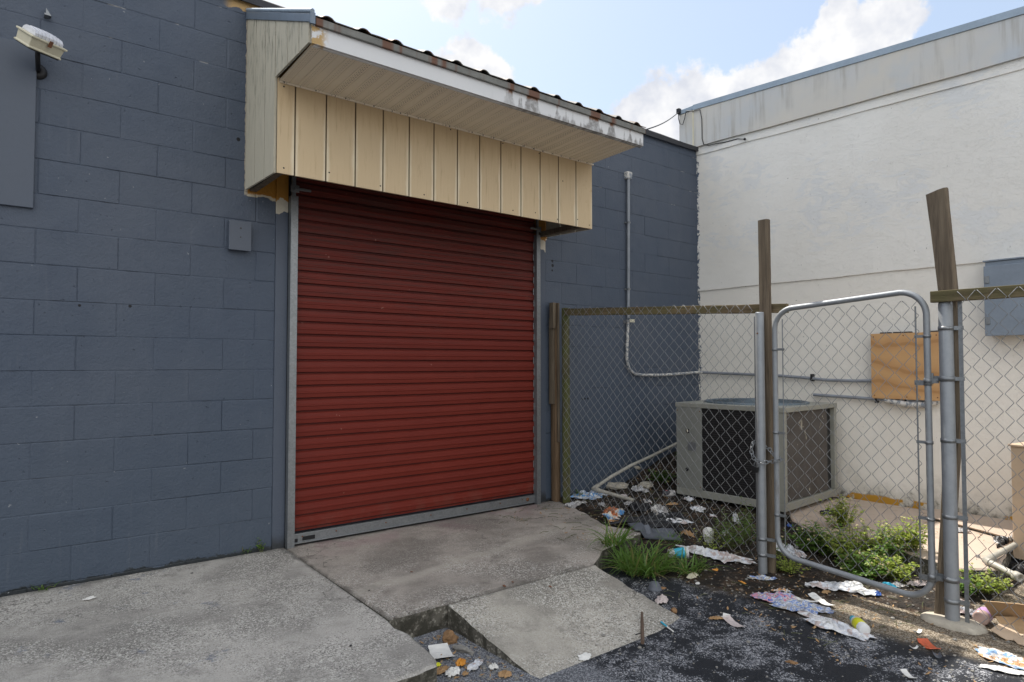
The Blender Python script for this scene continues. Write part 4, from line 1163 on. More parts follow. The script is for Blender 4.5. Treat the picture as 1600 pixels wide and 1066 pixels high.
t = thing('wooden_post', 'tall leaning grey timber post behind the gate hinges', 'wooden post', (XF + .07, -3.2, Z0), 'timber posts lashed to the fence')
timber([(Z0 - .02, -3.185, .030, .030, 0), (.4, -3.235, .036, .032, 0), (1.0, -3.275, .042, .034, 0), (1.62, -3.268, .045, .036, -.01), (2.235, -3.222, .052, .038, -.02)], XF + .045, 'timber', t, 'oldwood', 15, -.012)

# tension bar and mesh panels
def warp1(y, z):
    k = max(0, min(1, (z - .0) / .9)); b_ = (1 - k) ** 2
    return Vector((.012 * nz(y * 2.2, z * 2.2) - .05 * b_ * nz(y * 2.6, 4.0), .006 * nz(y * 3, z * 3, 7) * 1.5, .010 * nz(y * 3.3, z * 2, 9) + b_ * .05 * nz(y * 1.9, 2.2)))
t = thing('chain_link_fence', 'long chain link panel between the red door and the latch side post', 'chain link fence', (XF, -1.1, 0), 'chain link panels either side of the gate')
mesh_wires(-.165, -2.115, -.05, 1.685, warp=lambda y, z: warp1(y, z) + Vector((0, 0, (y + 2.1) * .056)), x=XF - .002).build('wire_mesh', 'wire', t, recalc=False)
mb = MB(); mb.tube([(XF - .006, -2.112, .0), (XF - .006, -2.112, 1.60)], .004, 6); mb.build('tension_bar', 'galv', t)
t = thing('chain_link_fence', 'chain link panel running off to the right of the hinge post', 'chain link fence', (XF, -4.0, 0), 'chain link panels either side of the gate')
mesh_wires(-3.335, -5.0, -.10, 1.662, warp=lambda y, z: Vector((.006 * nz(y * 2.2, z * 2.2) + (-.071 if z > 1.60 else (-.071 * max(0, (z - 1.2) / .40))), .004 * nz(y * 3, z * 3, 7), .005 * nz(y * 3, z * 2, 9)))).build('wire_mesh', 'wire', t, recalc=False)
mb = MB(); mb.box(XF - .004, XF + .001, -3.338, -3.318, -.125, 1.66); mb.build('tension_bar', 'galv', t)

# gate
t = thing('chain_link_gate', 'galvanised pipe gate with round corners and chain link, locked with a chain', 'gate', (XF - .035, -3.18, .0))
yL, yR, zb, ztL, ztR = -2.268, -3.172, -.012, 1.640, 1.684
XG = XF - .020


def loop():
    P = []; R = .135
    corners = [((yL, zb + .05), (1, 0)), ]
    def arc(cy, cz, a0, a1, n=9):
        for i in range(n + 1):
            a = a0 + (a1 - a0) * i / n; P.append(Vector((XG, cy + R * cos(a), cz + R * sin(a))))
    # y decreases to the right in the picture
    arc(yL - R, ztL - R, 0, pi / 2)            # top left
    arc(yR + R, ztR - R, pi / 2, pi)           # top right
    arc(yR + R, zb - .012 + R, pi, 1.5 * pi)   # bottom right
    arc(yL - R, zb + .030 + R, 1.5 * pi, 2 * pi)   # bottom left
    P.append(P[0].copy()); return P


mb = MB(); lp = loop(); mb.tube(lp, .0172, 14, caps=False)
mb.build('gate_frame', 'pipe', t)
mb = mesh_wires(yL - .055, yR + .055, .035, 1.615, x=XG, d=.0905, warp=lambda y, z: Vector((.004 * nz(y * 3, z * 3), .003 * nz(y * 4, z * 4, 2), .004 * nz(y * 3, z * 2, 3) - (y + 2.3) * .03 * (z / 1.6))))
mb.build('wire_mesh', 'wire', t, recalc=False)
each('tension_bar', 'galv', t, [lambda mb: mb.tube([(XG - .002, yL - .055, .08), (XG - .002, yL - .055, 1.57)], .0036, 6), lambda mb: mb.tube([(XG - .002, yR + .055, .06), (XG - .002, yR + .055, 1.60)], .0042, 6)])
each('band', 'galv', t, [lambda mb, z=z: clamp_band(mb, (XG, yL, z), .0176, .016, .045, (0, -1, 0)) for z in (1.37, .82, .28)] + [lambda mb, z=z: clamp_band(mb, (XG, yR, z), .0176, .016, .045, (0, 1, 0)) for z in (1.43, .84, .42)])
each('hinge', 'galv', t, [lambda mb, z=z: (clamp_band(mb, (XG, yR, z), .0178, .028, .048, (0, 1, 0)), clamp_band(mb, (XG, yR, z + .012), .0180, .026, .035, (0, -1, 0))) for z in (1.17, .095)])

# chain and padlock
t = thing('chain', 'loop of steel chain tying the gate to the latch post', 'chain', (XF - .03, -2.2, .64))


def link(mb, c, d, up, ln=.030, w=.011, r=.0032):
    c = Vector(c); d = Vector(d).normalized(); up = Vector(up); up = (up - d * up.dot(d)).normalized()
    P = []
    for i in range(13):
        a = 2 * pi * i / 12; q = c + d * (cos(a) * .0 + (1 if cos(a) > 0 else -1) * (ln / 2 - w) * min(1, abs(cos(a)) * 3)) + d * cos(a) * w + up * sin(a) * w
        P.append(q)
    mb.tube(P, r, 6, caps=False)


path = [Vector((c1.x - .034, c1.y + .045, .735)), Vector((c1.x - .040, c1.y + .05, .69)), Vector((c1.x - .042, c1.y + .036, .645)), Vector((c1.x - .044, c1.y + .0, .622)), Vector((c1.x - .040, c1.y - .04, .618)),
        Vector((XG - .030, yL + .03, .628)), Vector((XG - .032, yL - .01, .633)), Vector((XG - .0, yL - .034, .645)), Vector((XG + .026, yL - .0, .655)), Vector((XG + .02, yL + .04, .675)), Vector((XF + .0, c1.y - .04, .70)), Vector((c1.x + .034, c1.y + .01, .725)), Vector((c1.x + .0, c1.y + .045, .745)), Vector((c1.x - .034, c1.y + .045, .735))]
mb = MB(); acc = 0; total = sum((b2 - a2).length for a2, b2 in zip(path[:-1], path[1:])); npl = int(total / .0225); segd = []
for i in range(npl):
    s = (i + .5) / npl * total; a = 0
    for p, q in zip(path[:-1], path[1:]):
        l = (q - p).length
        if a + l >= s: cpt = p + (q - p) * ((s - a) / l); dv = q - p; break
        a += l
    link(mb, cpt, dv, Vector((1, 0, .3)) if i % 2 else Vector((.2, .1, 1)))
mb.build('links', 'galv', t)
t2 = thing('padlock', 'small black padlock hanging from the gate chain', 'padlock', (c1.x - .046, c1.y + .02, .56))
pc = Vector((c1.x - .048, c1.y + .018, .573)); m = Matrix.Translation(pc) @ Matrix.Rotation(radians(15), 4, 'X')
mb = MB(); mb.box(-.010, .010, -.021, .021, -.022, .016, m); mb.build('lock_body', 'darkmetal', t2, .004)
mb = MB(); mb.tube([m @ Vector((0, .014, .014)), m @ Vector((0, .014, .034))] + [m @ Vector((0, .014 * cos(a * pi / 6), .034 + .014 * sin(a * pi / 6))) for a in range(1, 6)] + [m @ Vector((0, -.014, .034)), m @ Vector((0, -.014, .014))], .0033, 8); mb.build('shackle', 'galv', t2)

# ------------------------------------------------------------------ air conditioner
ac = thing('air_conditioner', 'khaki box air conditioning unit standing behind the fence', 'air conditioner', (5.17, -1.70, 0))
ac.rotation_euler = (0, 0, radians(3.5))
AO = Vector((5.17, -1.70, 0)); AW, AD, AH = 1.06, 1.06, .905


def abox(mb, x0, x1, y0, y1, z0, z1): return mb.box(AO.x + x0, AO.x + x1, AO.y + y0, AO.y + y1, z0, z1)


mb = MB(); abox(mb, .0, AW, 0, AD, .035, .10); abox(mb, 0, .05, 0, .05, .10, .86); abox(mb, AW - .05, AW, 0, .05, .10, .86); abox(mb, AW - .05, AW, AD - .05, AD, .10, .86); abox(mb, .03, AW - .03, AD - .03, AD, .10, .86)
abox(mb, AW - .01, AW, .05, AD - .05, .10, .86); mb.build('cabinet_frame', 'acbody', ac, .004)
mb = MB(); abox(mb, -.006, AW + .006, -.006, AD + .006, .8605, .905); mb.build('top_cover', 'acbody', ac, .006)
mb = MB(); abox(mb, -.003, .012, .785, AD - .004, .1005, .86); mb.build('access_panel', 'acpanel', ac, .003)
each('cable_hole', 'blacksheet', ac, [lambda mb, y=y, z=z, r=r: mb.lathe((AO.x - .0035, AO.y + y, z), (-1, 0, 0), [(0, r), (.001, r)], 16) for (y, z, r) in ((.93, .64, .022), (.94, .28, .017))])
mb = MB(); mb.tube([(AO.x - .006, AO.y + .935, .655), (AO.x - .010, AO.y + .928, .63)], .005, 6); mb.build('cable_stub', 'cream', ac)
each('screw', 'rust', ac, [lambda mb, y=y, z=z: mb.lathe((AO.x - .0035, AO.y + y, z), (-1, 0, 0), [(0, .006), (.002, .004)], 8) for (y, z) in ((.80, .83), (1.04, .83), (.80, .13), (1.04, .13))])
mb = MB(); mb.box(AO.x - .006, AO.x - .0035, AO.y + .84, AO.y + .93, .46, .54); mb.build('blank_plate', 'galv', ac, .001)
mb = MB(); abox(mb, .020, .035, .05, .79, .10, .86); mb.build('coil', 'coil', ac)
mb = MB()
for i in range(36): abox(mb, .012, .016, .05, .785, .115 + i * .0205, .1175 + i * .0205)
for i in range(3): abox(mb, .008, .012, .22 + i * .19, .2225 + i * .19, .10, .86)
mb.build('guard_wires', 'black', ac)
mb = MB(); vs = []
for i in range(25):
    for j in range(21):
        x = .075 + (.86 - .05) * i / 24; z = .105 + .75 * j / 20
        vs.append((AO.x + x, AO.y + .018 + .010 * nz(x * 7, z * 7, 3) - (.02 if 3 < j < 8 and 8 < i < 13 else 0) * nz(x * 20, z * 20), z))
mb.add(vs, [(i * 21 + j, (i + 1) * 21 + j, (i + 1) * 21 + j + 1, i * 21 + j + 1) for i in range(24) for j in range(20)]); mb.build('front_coil', 'coil2', ac)
mb = MB(); abox(mb, .05, AW - .05, .04, .06, .10, .86); mb.build('dark_cavity', 'blacksheet', ac)
cxx, cyy = AO.x + AW / 2, AO.y + AD / 2
mb = MB()
mb.lathe((cxx, cyy, .905), (0, 0, 1), [(0, .47), (.012, .47), (.018, .455), (.0, .445)], 48, caps=False); mb.build('fan_ring', 'actop', ac)
mb = MB()
for k in range(1, 12):
    r = .04 * k
    mb.tube([(cxx + r * cos(a * pi / 20), cyy + r * sin(a * pi / 20), .915 + .022 * (1 - (r / .46) ** 2)) for a in range(41)], .003, 5, caps=False)
for k in range(12):
    a = k * pi / 6; mb.tube([(cxx + r * cos(a), cyy + r * sin(a), .913 + .022 * (1 - (r / .46) ** 2)) for r in (.03, .15, .3, .45)], .003, 5)
mb.lathe((cxx, cyy, .925), (0, 0, 1), [(0, .07), (.01, .07), (.014, .05)], 20); mb.build('fan_grille', 'actop', ac)
mb = MB(); mb.lathe((cxx, cyy, .9055), (0, 0, 1), [(0, .44), (.001, .44)], 40); mb.build('fan_well', 'blacksheet', ac)
each('foot', 'blacksheet', ac, [lambda mb, a=a, c=c: abox(mb, a, a + .06, c, c + .06, -.0, .034) for (a, c) in ((.03, .03), (AW - .09, .03), (.03, AD - .09), (AW - .09, AD - .09))])

# ------------------------------------------------------------------ litter helpers
def crumple(name, label, cat, p, rx, ry, rot, m, h=.02, seed=0, group=None, rag=.25, th=.0012, lift=0, n=56, rings=13, detail=9):
    mb = MB(); p = Vector(p); vs = [None]; r_ = random.Random(seed)
    def pt(rr, a):
        k = 1 + rag * (nz(cos(a) * 1.7 + seed, sin(a) * 1.7, seed * .7) * 1.6 + .8 * nz(cos(a) * 4, sin(a) * 4, seed) + .5 * nz(cos(a) * 11, sin(a) * 11, seed))
        x = cos(a) * rx * rr * k; y = sin(a) * ry * rr * k
        X = p.x + x * cos(rot) - y * sin(rot); Y = p.y + x * sin(rot) + y * cos(rot)
        wx_ = x + .02 * nz(x * 30, y * 30, seed + 9); wy_ = y + .02 * nz(x * 30, y * 30, seed + 19)
        f1 = abs(nz(wx_ * detail / max(rx, .03) * .25, wy_ * detail / max(ry, .03) * .25, seed)) + .6 * abs(nz(wx_ * detail / max(rx, .03) * .6, wy_ * detail / max(rx, .03) * .6, seed + 4)) + .35 * (.5 - abs(nz(wx_ * 70, wy_ * 70, seed + 2)))
        z = gz(X, Y) + .004 + lift + .78 * h * (.15 + 1.5 * f1) * (1 - .55 * rr ** 3)
        return (X, Y, z)
    vs = [pt(0, 0)] + [pt((i + 1) / rings, 2 * pi * k / n) for i in range(rings) for k in range(n)]
    fs = [(0, 1 + k, 1 + (k + 1) % n) for k in range(n)] + [(1 + i * n + k, 1 + (i + 1) * n + k, 1 + (i + 1) * n + (k + 1) % n, 1 + i * n + (k + 1) % n) for i in range(rings - 1) for k in range(n)]
    mb.add(vs, fs, False)
    o = mb.build(name, m, None, 0, th, loc=(p.x, p.y, gz(p.x, p.y)))
    return tag(o, label, cat, group)


def flat(name, label, cat, p, w, l, rot, m, th=.002, lift=.004, seed=0, group=None, curl=.012, tilt=0):
    """stiff slip of card or paper with a curled end"""
    mb = MB(); p = Vector(p); n = 10; vs = []
    for i in range(n + 1):
        t_ = i / n - .5
        for j in range(4):
            s_ = (j / 3 - .5); ww = w * (1 + .12 * nz(t_ * 5, seed, j))
            x = t_ * l * (1 + .03 * nz(j, seed)); y = s_ * ww
            X = p.x + x * cos(rot) - y * sin(rot); Y = p.y + x * sin(rot) + y * cos(rot)
            vs.append((X, Y, gz(X, Y) + lift + curl * (abs(t_) * 2) ** 3 + .003 * nz(x * 40, y * 40, seed) + tilt * (t_ + .5)))
    mb.add(vs, [(i * 4 + j, (i + 1) * 4 + j, (i + 1) * 4 + j + 1, i * 4 + j + 1) for i in range(n) for j in range(3)], False)
    o = mb.build(name, m, None, 0, th, loc=(p.x, p.y, gz(p.x, p.y)))
    return tag(o, label, cat, group)


def rock(name, label, cat, p, r, m, seed=0, sq=(1, .8, .6), group=None, amp=.28):
    bm = bmesh.new(); bmesh.ops.create_icosphere(bm, subdivisions=3, radius=1)
    p = Vector(p); z = gz(p.x, p.y)
    for v in bm.verts:
        c = v.co.copy(); k = 1 + amp * noise.noise(c * 1.3 + Vector((seed, 0, 0))) * 1.6 + amp * .45 * noise.noise(c * 4.2 + Vector((seed, 3, 0)))
        v.co = Vector((c.x * sq[0], c.y * sq[1], c.z * sq[2])) * k * r
    me = bpy.data.meshes.new(name); bm.to_mesh(me); bm.free(); me.materials.append(M[m])
    o = bpy.data.objects.new(name, me); C.objects.link(o); o.location = (p.x, p.y, z + r * sq[2] * .6); o.rotation_euler = (0, 0, seed)
    return tag(o, label, cat, group)


def G(u, v, z=None):
    """point of the ground seen at a photo pixel (marches to the real surface)"""
    zz = Z0 if z is None else z; p = at(u, v, z=zz)
    for _ in range(12):
        p = at(u, v, z=gz(p.x, p.y))
    return p


def RP(u1, v1, u2, v2):
    a = G(u1, v1); c = G(u2, v2); return math.atan2(c.y - a.y, c.x - a.x)


# blue-banded cup, white cup, bottle, jar -----------------------------------------------------------
def lie(name, label, cat, p, axis, prof, parts, m, n=22):
    """round container lying on its side; parts: (name, material, profile)"""
    axis = Vector(axis).normalized(); r = max(q[1] for q in prof)
    t = thing(name, label, cat, (p.x, p.y, gz(p.x, p.y)))
    c = Vector((p.x, p.y, gz(p.x, p.y) + r * .95))
    mb = MB(); mb.lathe(c, axis, prof, n, caps=False); mb.add([c + axis * prof[0][0] + Vector((0, 0, 0))], []); mb.build('cup_wall' if cat == 'cup' else 'container', m, t, solid=.0012)
    for (nm, mm, pr, caps) in parts:
        mb = MB(); mb.lathe(c, axis, pr, n, caps); mb.build(nm, mm, t)
    return t


p = G(1060, 873)
lie('paper_cup', 'white paper cup with a turquoise band lying beside the grass clump', 'cup', p, (.80, -.60, .06), [(-.07, .029), (.06, .040), (.062, .042), (.065, .041)],
    [('printed_band', 'aqua', [(-.035, .0325), (-.033, .0335), (.038, .0398), (.040, .0385)], False), ('cup_base', 'plastic', [(-.066, .001), (-.065, .0285)], False)], 'plastic')
p = G(1107, 848)
lie('foam_cup', 'plain white foam cup tipped over under the fence wire', 'cup', p, (.75, .55, .35), [(-.05, .030), (.05, .040), (.053, .042), (.056, .040)],
    [('cup_base', 'plastic', [(-.046, .001), (-.045, .029)], False)], 'paper')
p = at(1342, 976, z=Z0 + .03)
axb = Vector((-.42, .90, 0))
tb = thing('plastic_bottle', 'small white bottle with yellow label and blue cap lying on the asphalt', 'bottle', (p.x, p.y, Z0))
c = Vector((p.x, p.y, Z0 + .031)); axb = (at(1330, 963, z=Z0 + .03) - at(1351, 983, z=Z0 + .03)).normalized()
mb = MB(); mb.lathe(c, axb, [(-.078, .001), (-.078, .024), (-.072, .0295), (.030, .0295), (.050, .022), (.058, .014)], 24); mb.build('bottle_body', 'plastic', tb)
mb = MB(); mb.lathe(c, axb, [(-.040, .0296), (-.039, .0303), (.018, .0303), (.019, .0296)], 24, False); mb.build('bottle_label', 'yellow', tb)
mb = MB(); mb.lathe(c, axb, [(.056, .0145), (.058, .0175), (.078, .0170), (.080, .013), (.081, .001)], 20); mb.build('bottle_cap', 'aqua', tb)
p = G(1536, 975)
tb = thing('glass_jar', 'cloudy pink jar with a lilac label lying against the torn cardboard', 'jar', (p.x, p.y, Z0))
axb = (at(1550, 962, z=Z0) - at(1526, 984, z=Z0)).normalized(); c = Vector((p.x, p.y, Z0 + .040))
mb = MB(); mb.lathe(c, axb, [(-.050, .001), (-.048, .018), (-.050, .031), (-.044, .038), (.050, .038), (.058, .034), (.066, .034), (.066, .001)], 26); mb.build('jar_body', 'jarglass', tb)
mb = MB(); mb.lathe(c, axb, [(-.012, .0382), (-.010, .039), (.046, .039), (.048, .0382)], 26, False); mb.build('jar_label', 'purple', tb)
p = G(1045, 776); ax2 = (at(1065, 777, z=0) - at(1005, 774, z=0)).normalized()
tb = thing('soda_can', 'dark can with a red and white label lying beside the air conditioner', 'can', (p.x, p.y, gz(p.x, p.y)))
c = Vector((p.x, p.y, gz(p.x, p.y) + .034))
mb = MB(); mb.lathe(c, ax2, [(-.062, .001), (-.060, .024), (-.052, .033), (.052, .033), (.060, .025), (.062, .001)], 22); mb.build('can_body', 'redwhite', tb)
p = G(1023, 921)
tb = thing('clear_cup_lid', 'upturned clear plastic dome lid at the edge of the ramp', 'lid', (p.x, p.y, gz(p.x, p.y)))
mb = MB(); mb.lathe((p.x, p.y, gz(p.x, p.y)), (0, 0, 1), [(0, .045), (.004, .047), (.008, .040), (.03, .034), (.045, .024), (.05, .001)], 22); mb.build('dome', 'slate', tb)

# film, bags and wrappers
crumple('plastic_bag', 'white and blue printed plastic bag heaped at the foot of the mossy post', 'plastic bag', G(925, 775), .24, .13, .1, 'bagblue', .040, 3)
crumple('plastic_bag', 'small grey film scrap in front of the blue printed bag', 'plastic bag', G(897, 790), .13, .06, .0, 'dirtyfilm', .035, 5)
crumple('food_wrapper', 'bright blue and orange crumpled food wrapper near the slab corner', 'wrapper', G(960, 803), .12, .085, .5, 'wraporange', .05, 7)
crumple('food_wrapper', 'cream and orange wrapper flap just in front of the blue wrapper', 'wrapper', G(963, 813), .09, .045, .3, 'packet', .02, 8)
crumple('plastic_bag', 'crumpled white bag between the orange wrapper and the air conditioner', 'plastic bag', G(1030, 803), .12, .085, .7, 'dirtyfilm', .05, 9)
crumple('plastic_bag', 'long white film scrap behind the dark sheet', 'plastic bag', G(1058, 817), .13, .055, -.8, 'whitefilm', .028, 10)
crumple('plastic_bag', 'small white bag scrap near the front foot of the air conditioner', 'plastic bag', G(1090, 798), .085, .06, .4, 'whitefilm', .035, 12)
crumple('black_bag', 'large torn black plastic bag lying across the soil behind the fence', 'plastic bag', G(1010, 818), .36, .14, -.3, 'blacksheet', .035, 14, rag=.4)
crumple('black_bag', 'smaller black bag heap left of the crumpled white bag', 'plastic bag', G(1000, 795), .16, .10, .4, 'blacksheet', .05, 15)
o = flat('roof_tile', 'flat blue grey broken sheet lying behind the grass clump', 'sheet', G(1022, 838), .20, .36, -.55, 'slate', .012, .012, 3, None, .0)
crumple('plastic_bag', 'ragged white plastic sheet left of the latch post between weeds', 'plastic bag', G(1120, 872), .22, .075, RP(1095, 866, 1160, 880), 'whitefilm', .045, 18, rag=.5)
crumple('food_wrapper', 'white folded tube of film leaning in the weeds left of the latch post', 'wrapper', G(1150, 820), .05, .025, 1.0, 'whitefilm', .09, 19)
crumple('plastic_bag', 'white bag under the left corner of the gate', 'plastic bag', G(1225, 862), .17, .08, RP(1205, 850, 1255, 872), 'whitefilm', .05, 20, rag=.4)
crumple('food_wrapper', 'small pink crumpled wrapper inside the gate corner', 'wrapper', G(1243, 873), .04, .03, 0, 'pink', .03, 21)
crumple('plastic_bag', 'white torn bag on the ground below the middle of the gate', 'plastic bag', G(1310, 920), .19, .075, RP(1277, 917, 1348, 924), 'whitefilm', .035, 22, rag=.4)
crumple('food_wrapper', 'blue, pink and white striped wrapper on the dirt left of the clear bag', 'wrapper', G(1213, 938), .13, .06, RP(1188, 938, 1240, 940), 'flagwrap', .03, 24)
crumple('plastic_bag', 'clear bag with blue print on the asphalt in front of the gate', 'plastic bag', G(1247, 950), .17, .085, RP(1205, 943, 1287, 957), 'clearfilm', .025, 25)
crumple('plastic_bag', 'long white plastic bag with a faint pink print lying left of the bottle', 'plastic bag', G(1306, 981), .215, .080, RP(1268, 968, 1345, 995), 'whitefilm', .026, 26, rag=.3)
crumple('paper_tray', 'thin pale blue and white tray edge at the foot of the latch post', 'wrapper', G(1192, 906), .09, .028, -.7, 'clearfilm', .012, 27)
crumple('food_wrapper', 'orange and pink wrapper on the dark dirt in front of the latch post', 'wrapper', G(1220, 925), .06, .025, -.8, 'packet', .018, 28)
crumple('food_packet', 'orange, white and blue open packet at the bottom right corner', 'packet', G(1582, 1036), .13, .08, RP(1565, 1030, 1600, 1042), 'packet', .02, 29)
crumple('paper_scrap', 'white paper flap in front of the orange packet', 'paper', G(1572, 1050), .10, .03, -1.1, 'paper', .012, 30)
crumple('paper_scrap', 'white paper flap behind the orange packet', 'paper', G(1560, 1023), .06, .03, -1.1, 'paper', .012, 31)
crumple('paper_scrap', 'pink and white crumpled tissue beside the ramp edge', 'paper', G(1034, 941), .055, .035, .4, 'pink', .03, 32)
crumple('plastic_scrap', 'bright blue plastic scrap on the dirt right of the white torn bag', 'plastic scrap', G(1371, 930), .022, .018, .4, 'bluep', .02, 33)
crumple('plastic_scrap', 'turquoise film scrap under the gate bottom pipe', 'plastic scrap', G(1390, 914), .045, .02, -1.0, 'aqua', .012, 34)
crumple('plastic_scrap', 'small deep blue scrap in the weeds inside the gate', 'plastic scrap', G(1234, 825), .025, .02, 0, 'bluep', .03, 35)
crumple('paper_scrap', 'pale crumpled paper on the dirt at the gate hinge corner', 'paper', G(1432, 915), .06, .03, -.8, 'pink', .03, 36)
crumple('paper_scrap', 'white film against the cement footing beside the jar', 'paper', G(1510, 960), .10, .035, -1.2, 'whitefilm', .03, 37)
crumple('paper_scrap', 'grey white scrap near the foot of the white wall', 'paper', at(1503, 826, z=.03), .05, .03, -1.1, 'whitefilm', .03, 38)

ex = random.Random(77)
extra = [(1075, 782, 'whitefilm', 'white crumpled film in front of the air conditioner near the can', .07), (985, 790, 'dirtyfilm', 'grey film scrap left of the black bag heap', .07), (975, 777, 'pink', 'faded pinkish paper ball right of the bent pipe end', .04),
         (1000, 768, 'dirtyfilm', 'dirty film strip in front of the rubble', .09), (1050, 790, 'tanleaf', 'brown crushed paper between the two white bags', .06), (1012, 786, 'redwhite', 'dark red and black wrapper near the black bag heap', .05),
         (940, 790, 'dirtyfilm', 'thin grey film between the blue bag and the orange wrapper', .06), (1115, 812, 'whitefilm', 'small white wad behind the white foam cup', .035), (1133, 835, 'dirtyfilm', 'grey wad in the feathery weeds', .05), (1075, 838, 'tanleaf', 'brown card scrap right of the flat blue grey sheet', .06),
         (1205, 845, 'whitefilm', 'white film wad just right of the latch post', .07), (1255, 858, 'dirtyfilm', 'dirty film scrap at the left foot of the bush', .06), (1050, 825, 'blacksheet', 'torn black strip in front of the long white film scrap', .10), (1360, 912, 'whitefilm', 'small white wad beside the turquoise film scrap', .035),
         (1405, 918, 'dirtyfilm', 'grey film wad under the right end of the gate bottom pipe', .05), (1500, 942, 'whitefilm', 'white wad at the foot of the tension bar', .035), (1545, 905, 'dirtyfilm', 'grey rag by the end of the right hand pipe', .07), (1160, 912, 'orange', 'orange scrap on the wet dirt left of the pale blue tray', .022),
         (1118, 893, 'orange', 'orange leaf like scrap under the ragged white sheet', .02), (1290, 928, 'tanleaf', 'brown leaf right of the white torn bag', .03)]
for i, (u, v, mm, lab, rr) in enumerate(extra):
    crumple('litter_scrap', lab, 'litter', G(u, v), rr, rr * ex.uniform(.4, .75), ex.uniform(0, 3), mm, rr * ex.uniform(.3, .6), 100 + i, 'crumpled scraps along the fence', rag=.4, n=26, rings=6)

# flat slips
sg = 'small flat slips of paper and card on the asphalt'
flat('card_slip', 'long pale pinkish card strip on the asphalt in front of the ramp', 'card slip', G(1146, 975), .050, .150, RP(1133, 965, 1160, 984), 'pink', .0015, .004, 1, sg)
flat('card_slip', 'small grey slip at the top end of the pale card strip', 'card slip', G(1134, 966), .04, .05, radians(20), 'paper', .0015, .005, 2, sg)
flat('card_slip', 'thin white slip between the striped wrapper and the gate', 'card slip', G(1257, 939), .032, .15, RP(1243, 936, 1270, 942), 'paper', .0015, .006, 4, sg)
flat('card_slip', 'white folded slip right of the thin white slip', 'card slip', G(1283, 941), .045, .19, RP(1268, 932, 1300, 950), 'paper', .0015, .006, 5, sg)
flat('card_slip', 'orange red striped card in front of the cement footing', 'card slip', G(1451, 1011), .055, .115, RP(1440, 1003, 1462, 1020), 'redor', .003, .006, 6, sg)
flat('card_slip', 'grey slip at the end of the orange red card', 'card slip', G(1464, 1026), .05, .03, radians(-62), 'slate', .002, .005, 7, sg)
flat('card_slip', 'small white slip on the asphalt just left of the cement footing', 'card slip', G(1434, 990), .02, .05, radians(-10), 'paper', .0015, .006, 8, sg)
flat('card_slip', 'thin dark slip behind the orange red card', 'card slip', G(1428, 1014), .012, .04, radians(-30), 'paper', .0015, .004, 9, sg)
flat('card_slip', 'small white slip at the bottom edge right of centre', 'card slip', G(1420, 1058), .028, .08, RP(1412, 1050, 1430, 1064), 'paper', .0015, .006, 10, sg)
crumple('paper_scrap', 'torn white paper chip on the front edge of the ramp', 'paper', G(914, 1028), .042, .024, .2, 'paper', .006, 41)
crumple('paper_scrap', 'torn white paper chip on the left pavement slab', 'paper', G(140, 937), .03, .017, .2, 'paper', .010, 42)
crumple('eggshell', 'cream folded shell of foam on the dark dirt in front of the grass', 'scrap', G(1082, 904), .042, .024, .0, 'cream', .02, 43)
crumple('eggshell', 'tiny white scrap just in front of the cream foam shell', 'scrap', G(1090, 914), .014, .012, .0, 'paper', .012, 44)
t = thing('ballpoint_pen', 'blue and white pen stub on the corner of the ramp', 'pen', tuple(G(1042, 977)))
pa = at(1033, 972, z=gz(2.85, -2.3) + .008); pb = at(1052, 987, z=Z0 + .01)
mb = MB(); mb.tube([pa, pa.lerp(pb, .5)], .005, 8); mb.build('barrel', 'aqua', t)
mb = MB(); mb.tube([pa.lerp(pb, .5), pb], .0042, 8); mb.build('tip', 'paper', t)
# rusty stick on the ramp
pa = at(1003, 957, z=-.085); pb = at(1004, 1004, z=-.105)
t = thing('pipe_stub', 'short brown rusty pipe lying on the front of the ramp', 'pipe', (pa.x, pa.y, -.1))
mb = MB(); mb.tube([pa + Vector((0, 0, .0)), pa.lerp(pb, .35), pa.lerp(pb, .7), pb], [.006, .009, .010, .010], 10); mb.build('pipe', 'darkstick', t)
mb = MB(); q = pa.lerp(pb, .7); mb.tube([q, q + Vector((-.05, .0, .004))], .003, 6); mb.build('side_twig', 'black', t)

# things in the broken gap
rock('stone', 'brown fibrous lump in the gap between the slabs', 'lump', G(703, 1002), .042, 'brownrock', 1, (1.1, .8, .75))
rock('stone', 'flat grey stone in the gap below the brown lump', 'stone', G(722, 1018), .034, 'greyrock', 2, (1.5, .6, .55))
rock('stone', 'small grey pebble beside the flat stone in the gap', 'stone', G(737, 1022), .013, 'greyrock', 3)
flat('paper_sheet', 'pale torn paper sheet against the broken left slab', 'paper', G(689, 1023), .10, .15, radians(70), 'paper', .002, .008, 11)
crumple('orange_peel', 'bright orange crumpled peel in the gap', 'peel', G(721, 1041), .028, .02, .3, 'orange', .030, 51)
crumple('orange_peel', 'smaller dull brown scrap at the bottom of the gap', 'peel', G(727, 1056), .018, .012, .3, 'tanleaf', .018, 52)
crumple('plastic_bag', 'white film scrap right of the orange peel', 'plastic bag', G(742, 1043), .055, .025, .5, 'whitefilm', .02, 53)
crumple('paper_scrap', 'beige crumpled tissue left of the orange peel', 'paper', G(708, 1053), .05, .032, .6, 'paper', .022, 54)
crumple('paper_scrap', 'small white tissue knot near the ramp side of the gap', 'paper', G(770, 1046), .022, .016, .0, 'paper', .018, 55)
crumple('dry_leaf', 'brown dry leaf at the left of the gap floor', 'leaf', G(689, 1050), .045, .024, .4, 'tanleaf', .014, 56)
crumple('dry_leaf', 'brown leaf litter by the ramp side of the gap', 'leaf', G(788, 1056), .032, .028, .9, 'tanleaf', .014, 57)
crumple('yellow_scrap', 'tiny yellow scrap by the broken slab edge', 'scrap', G(685, 1042), .012, .010, 0, 'yellow', .012, 58)
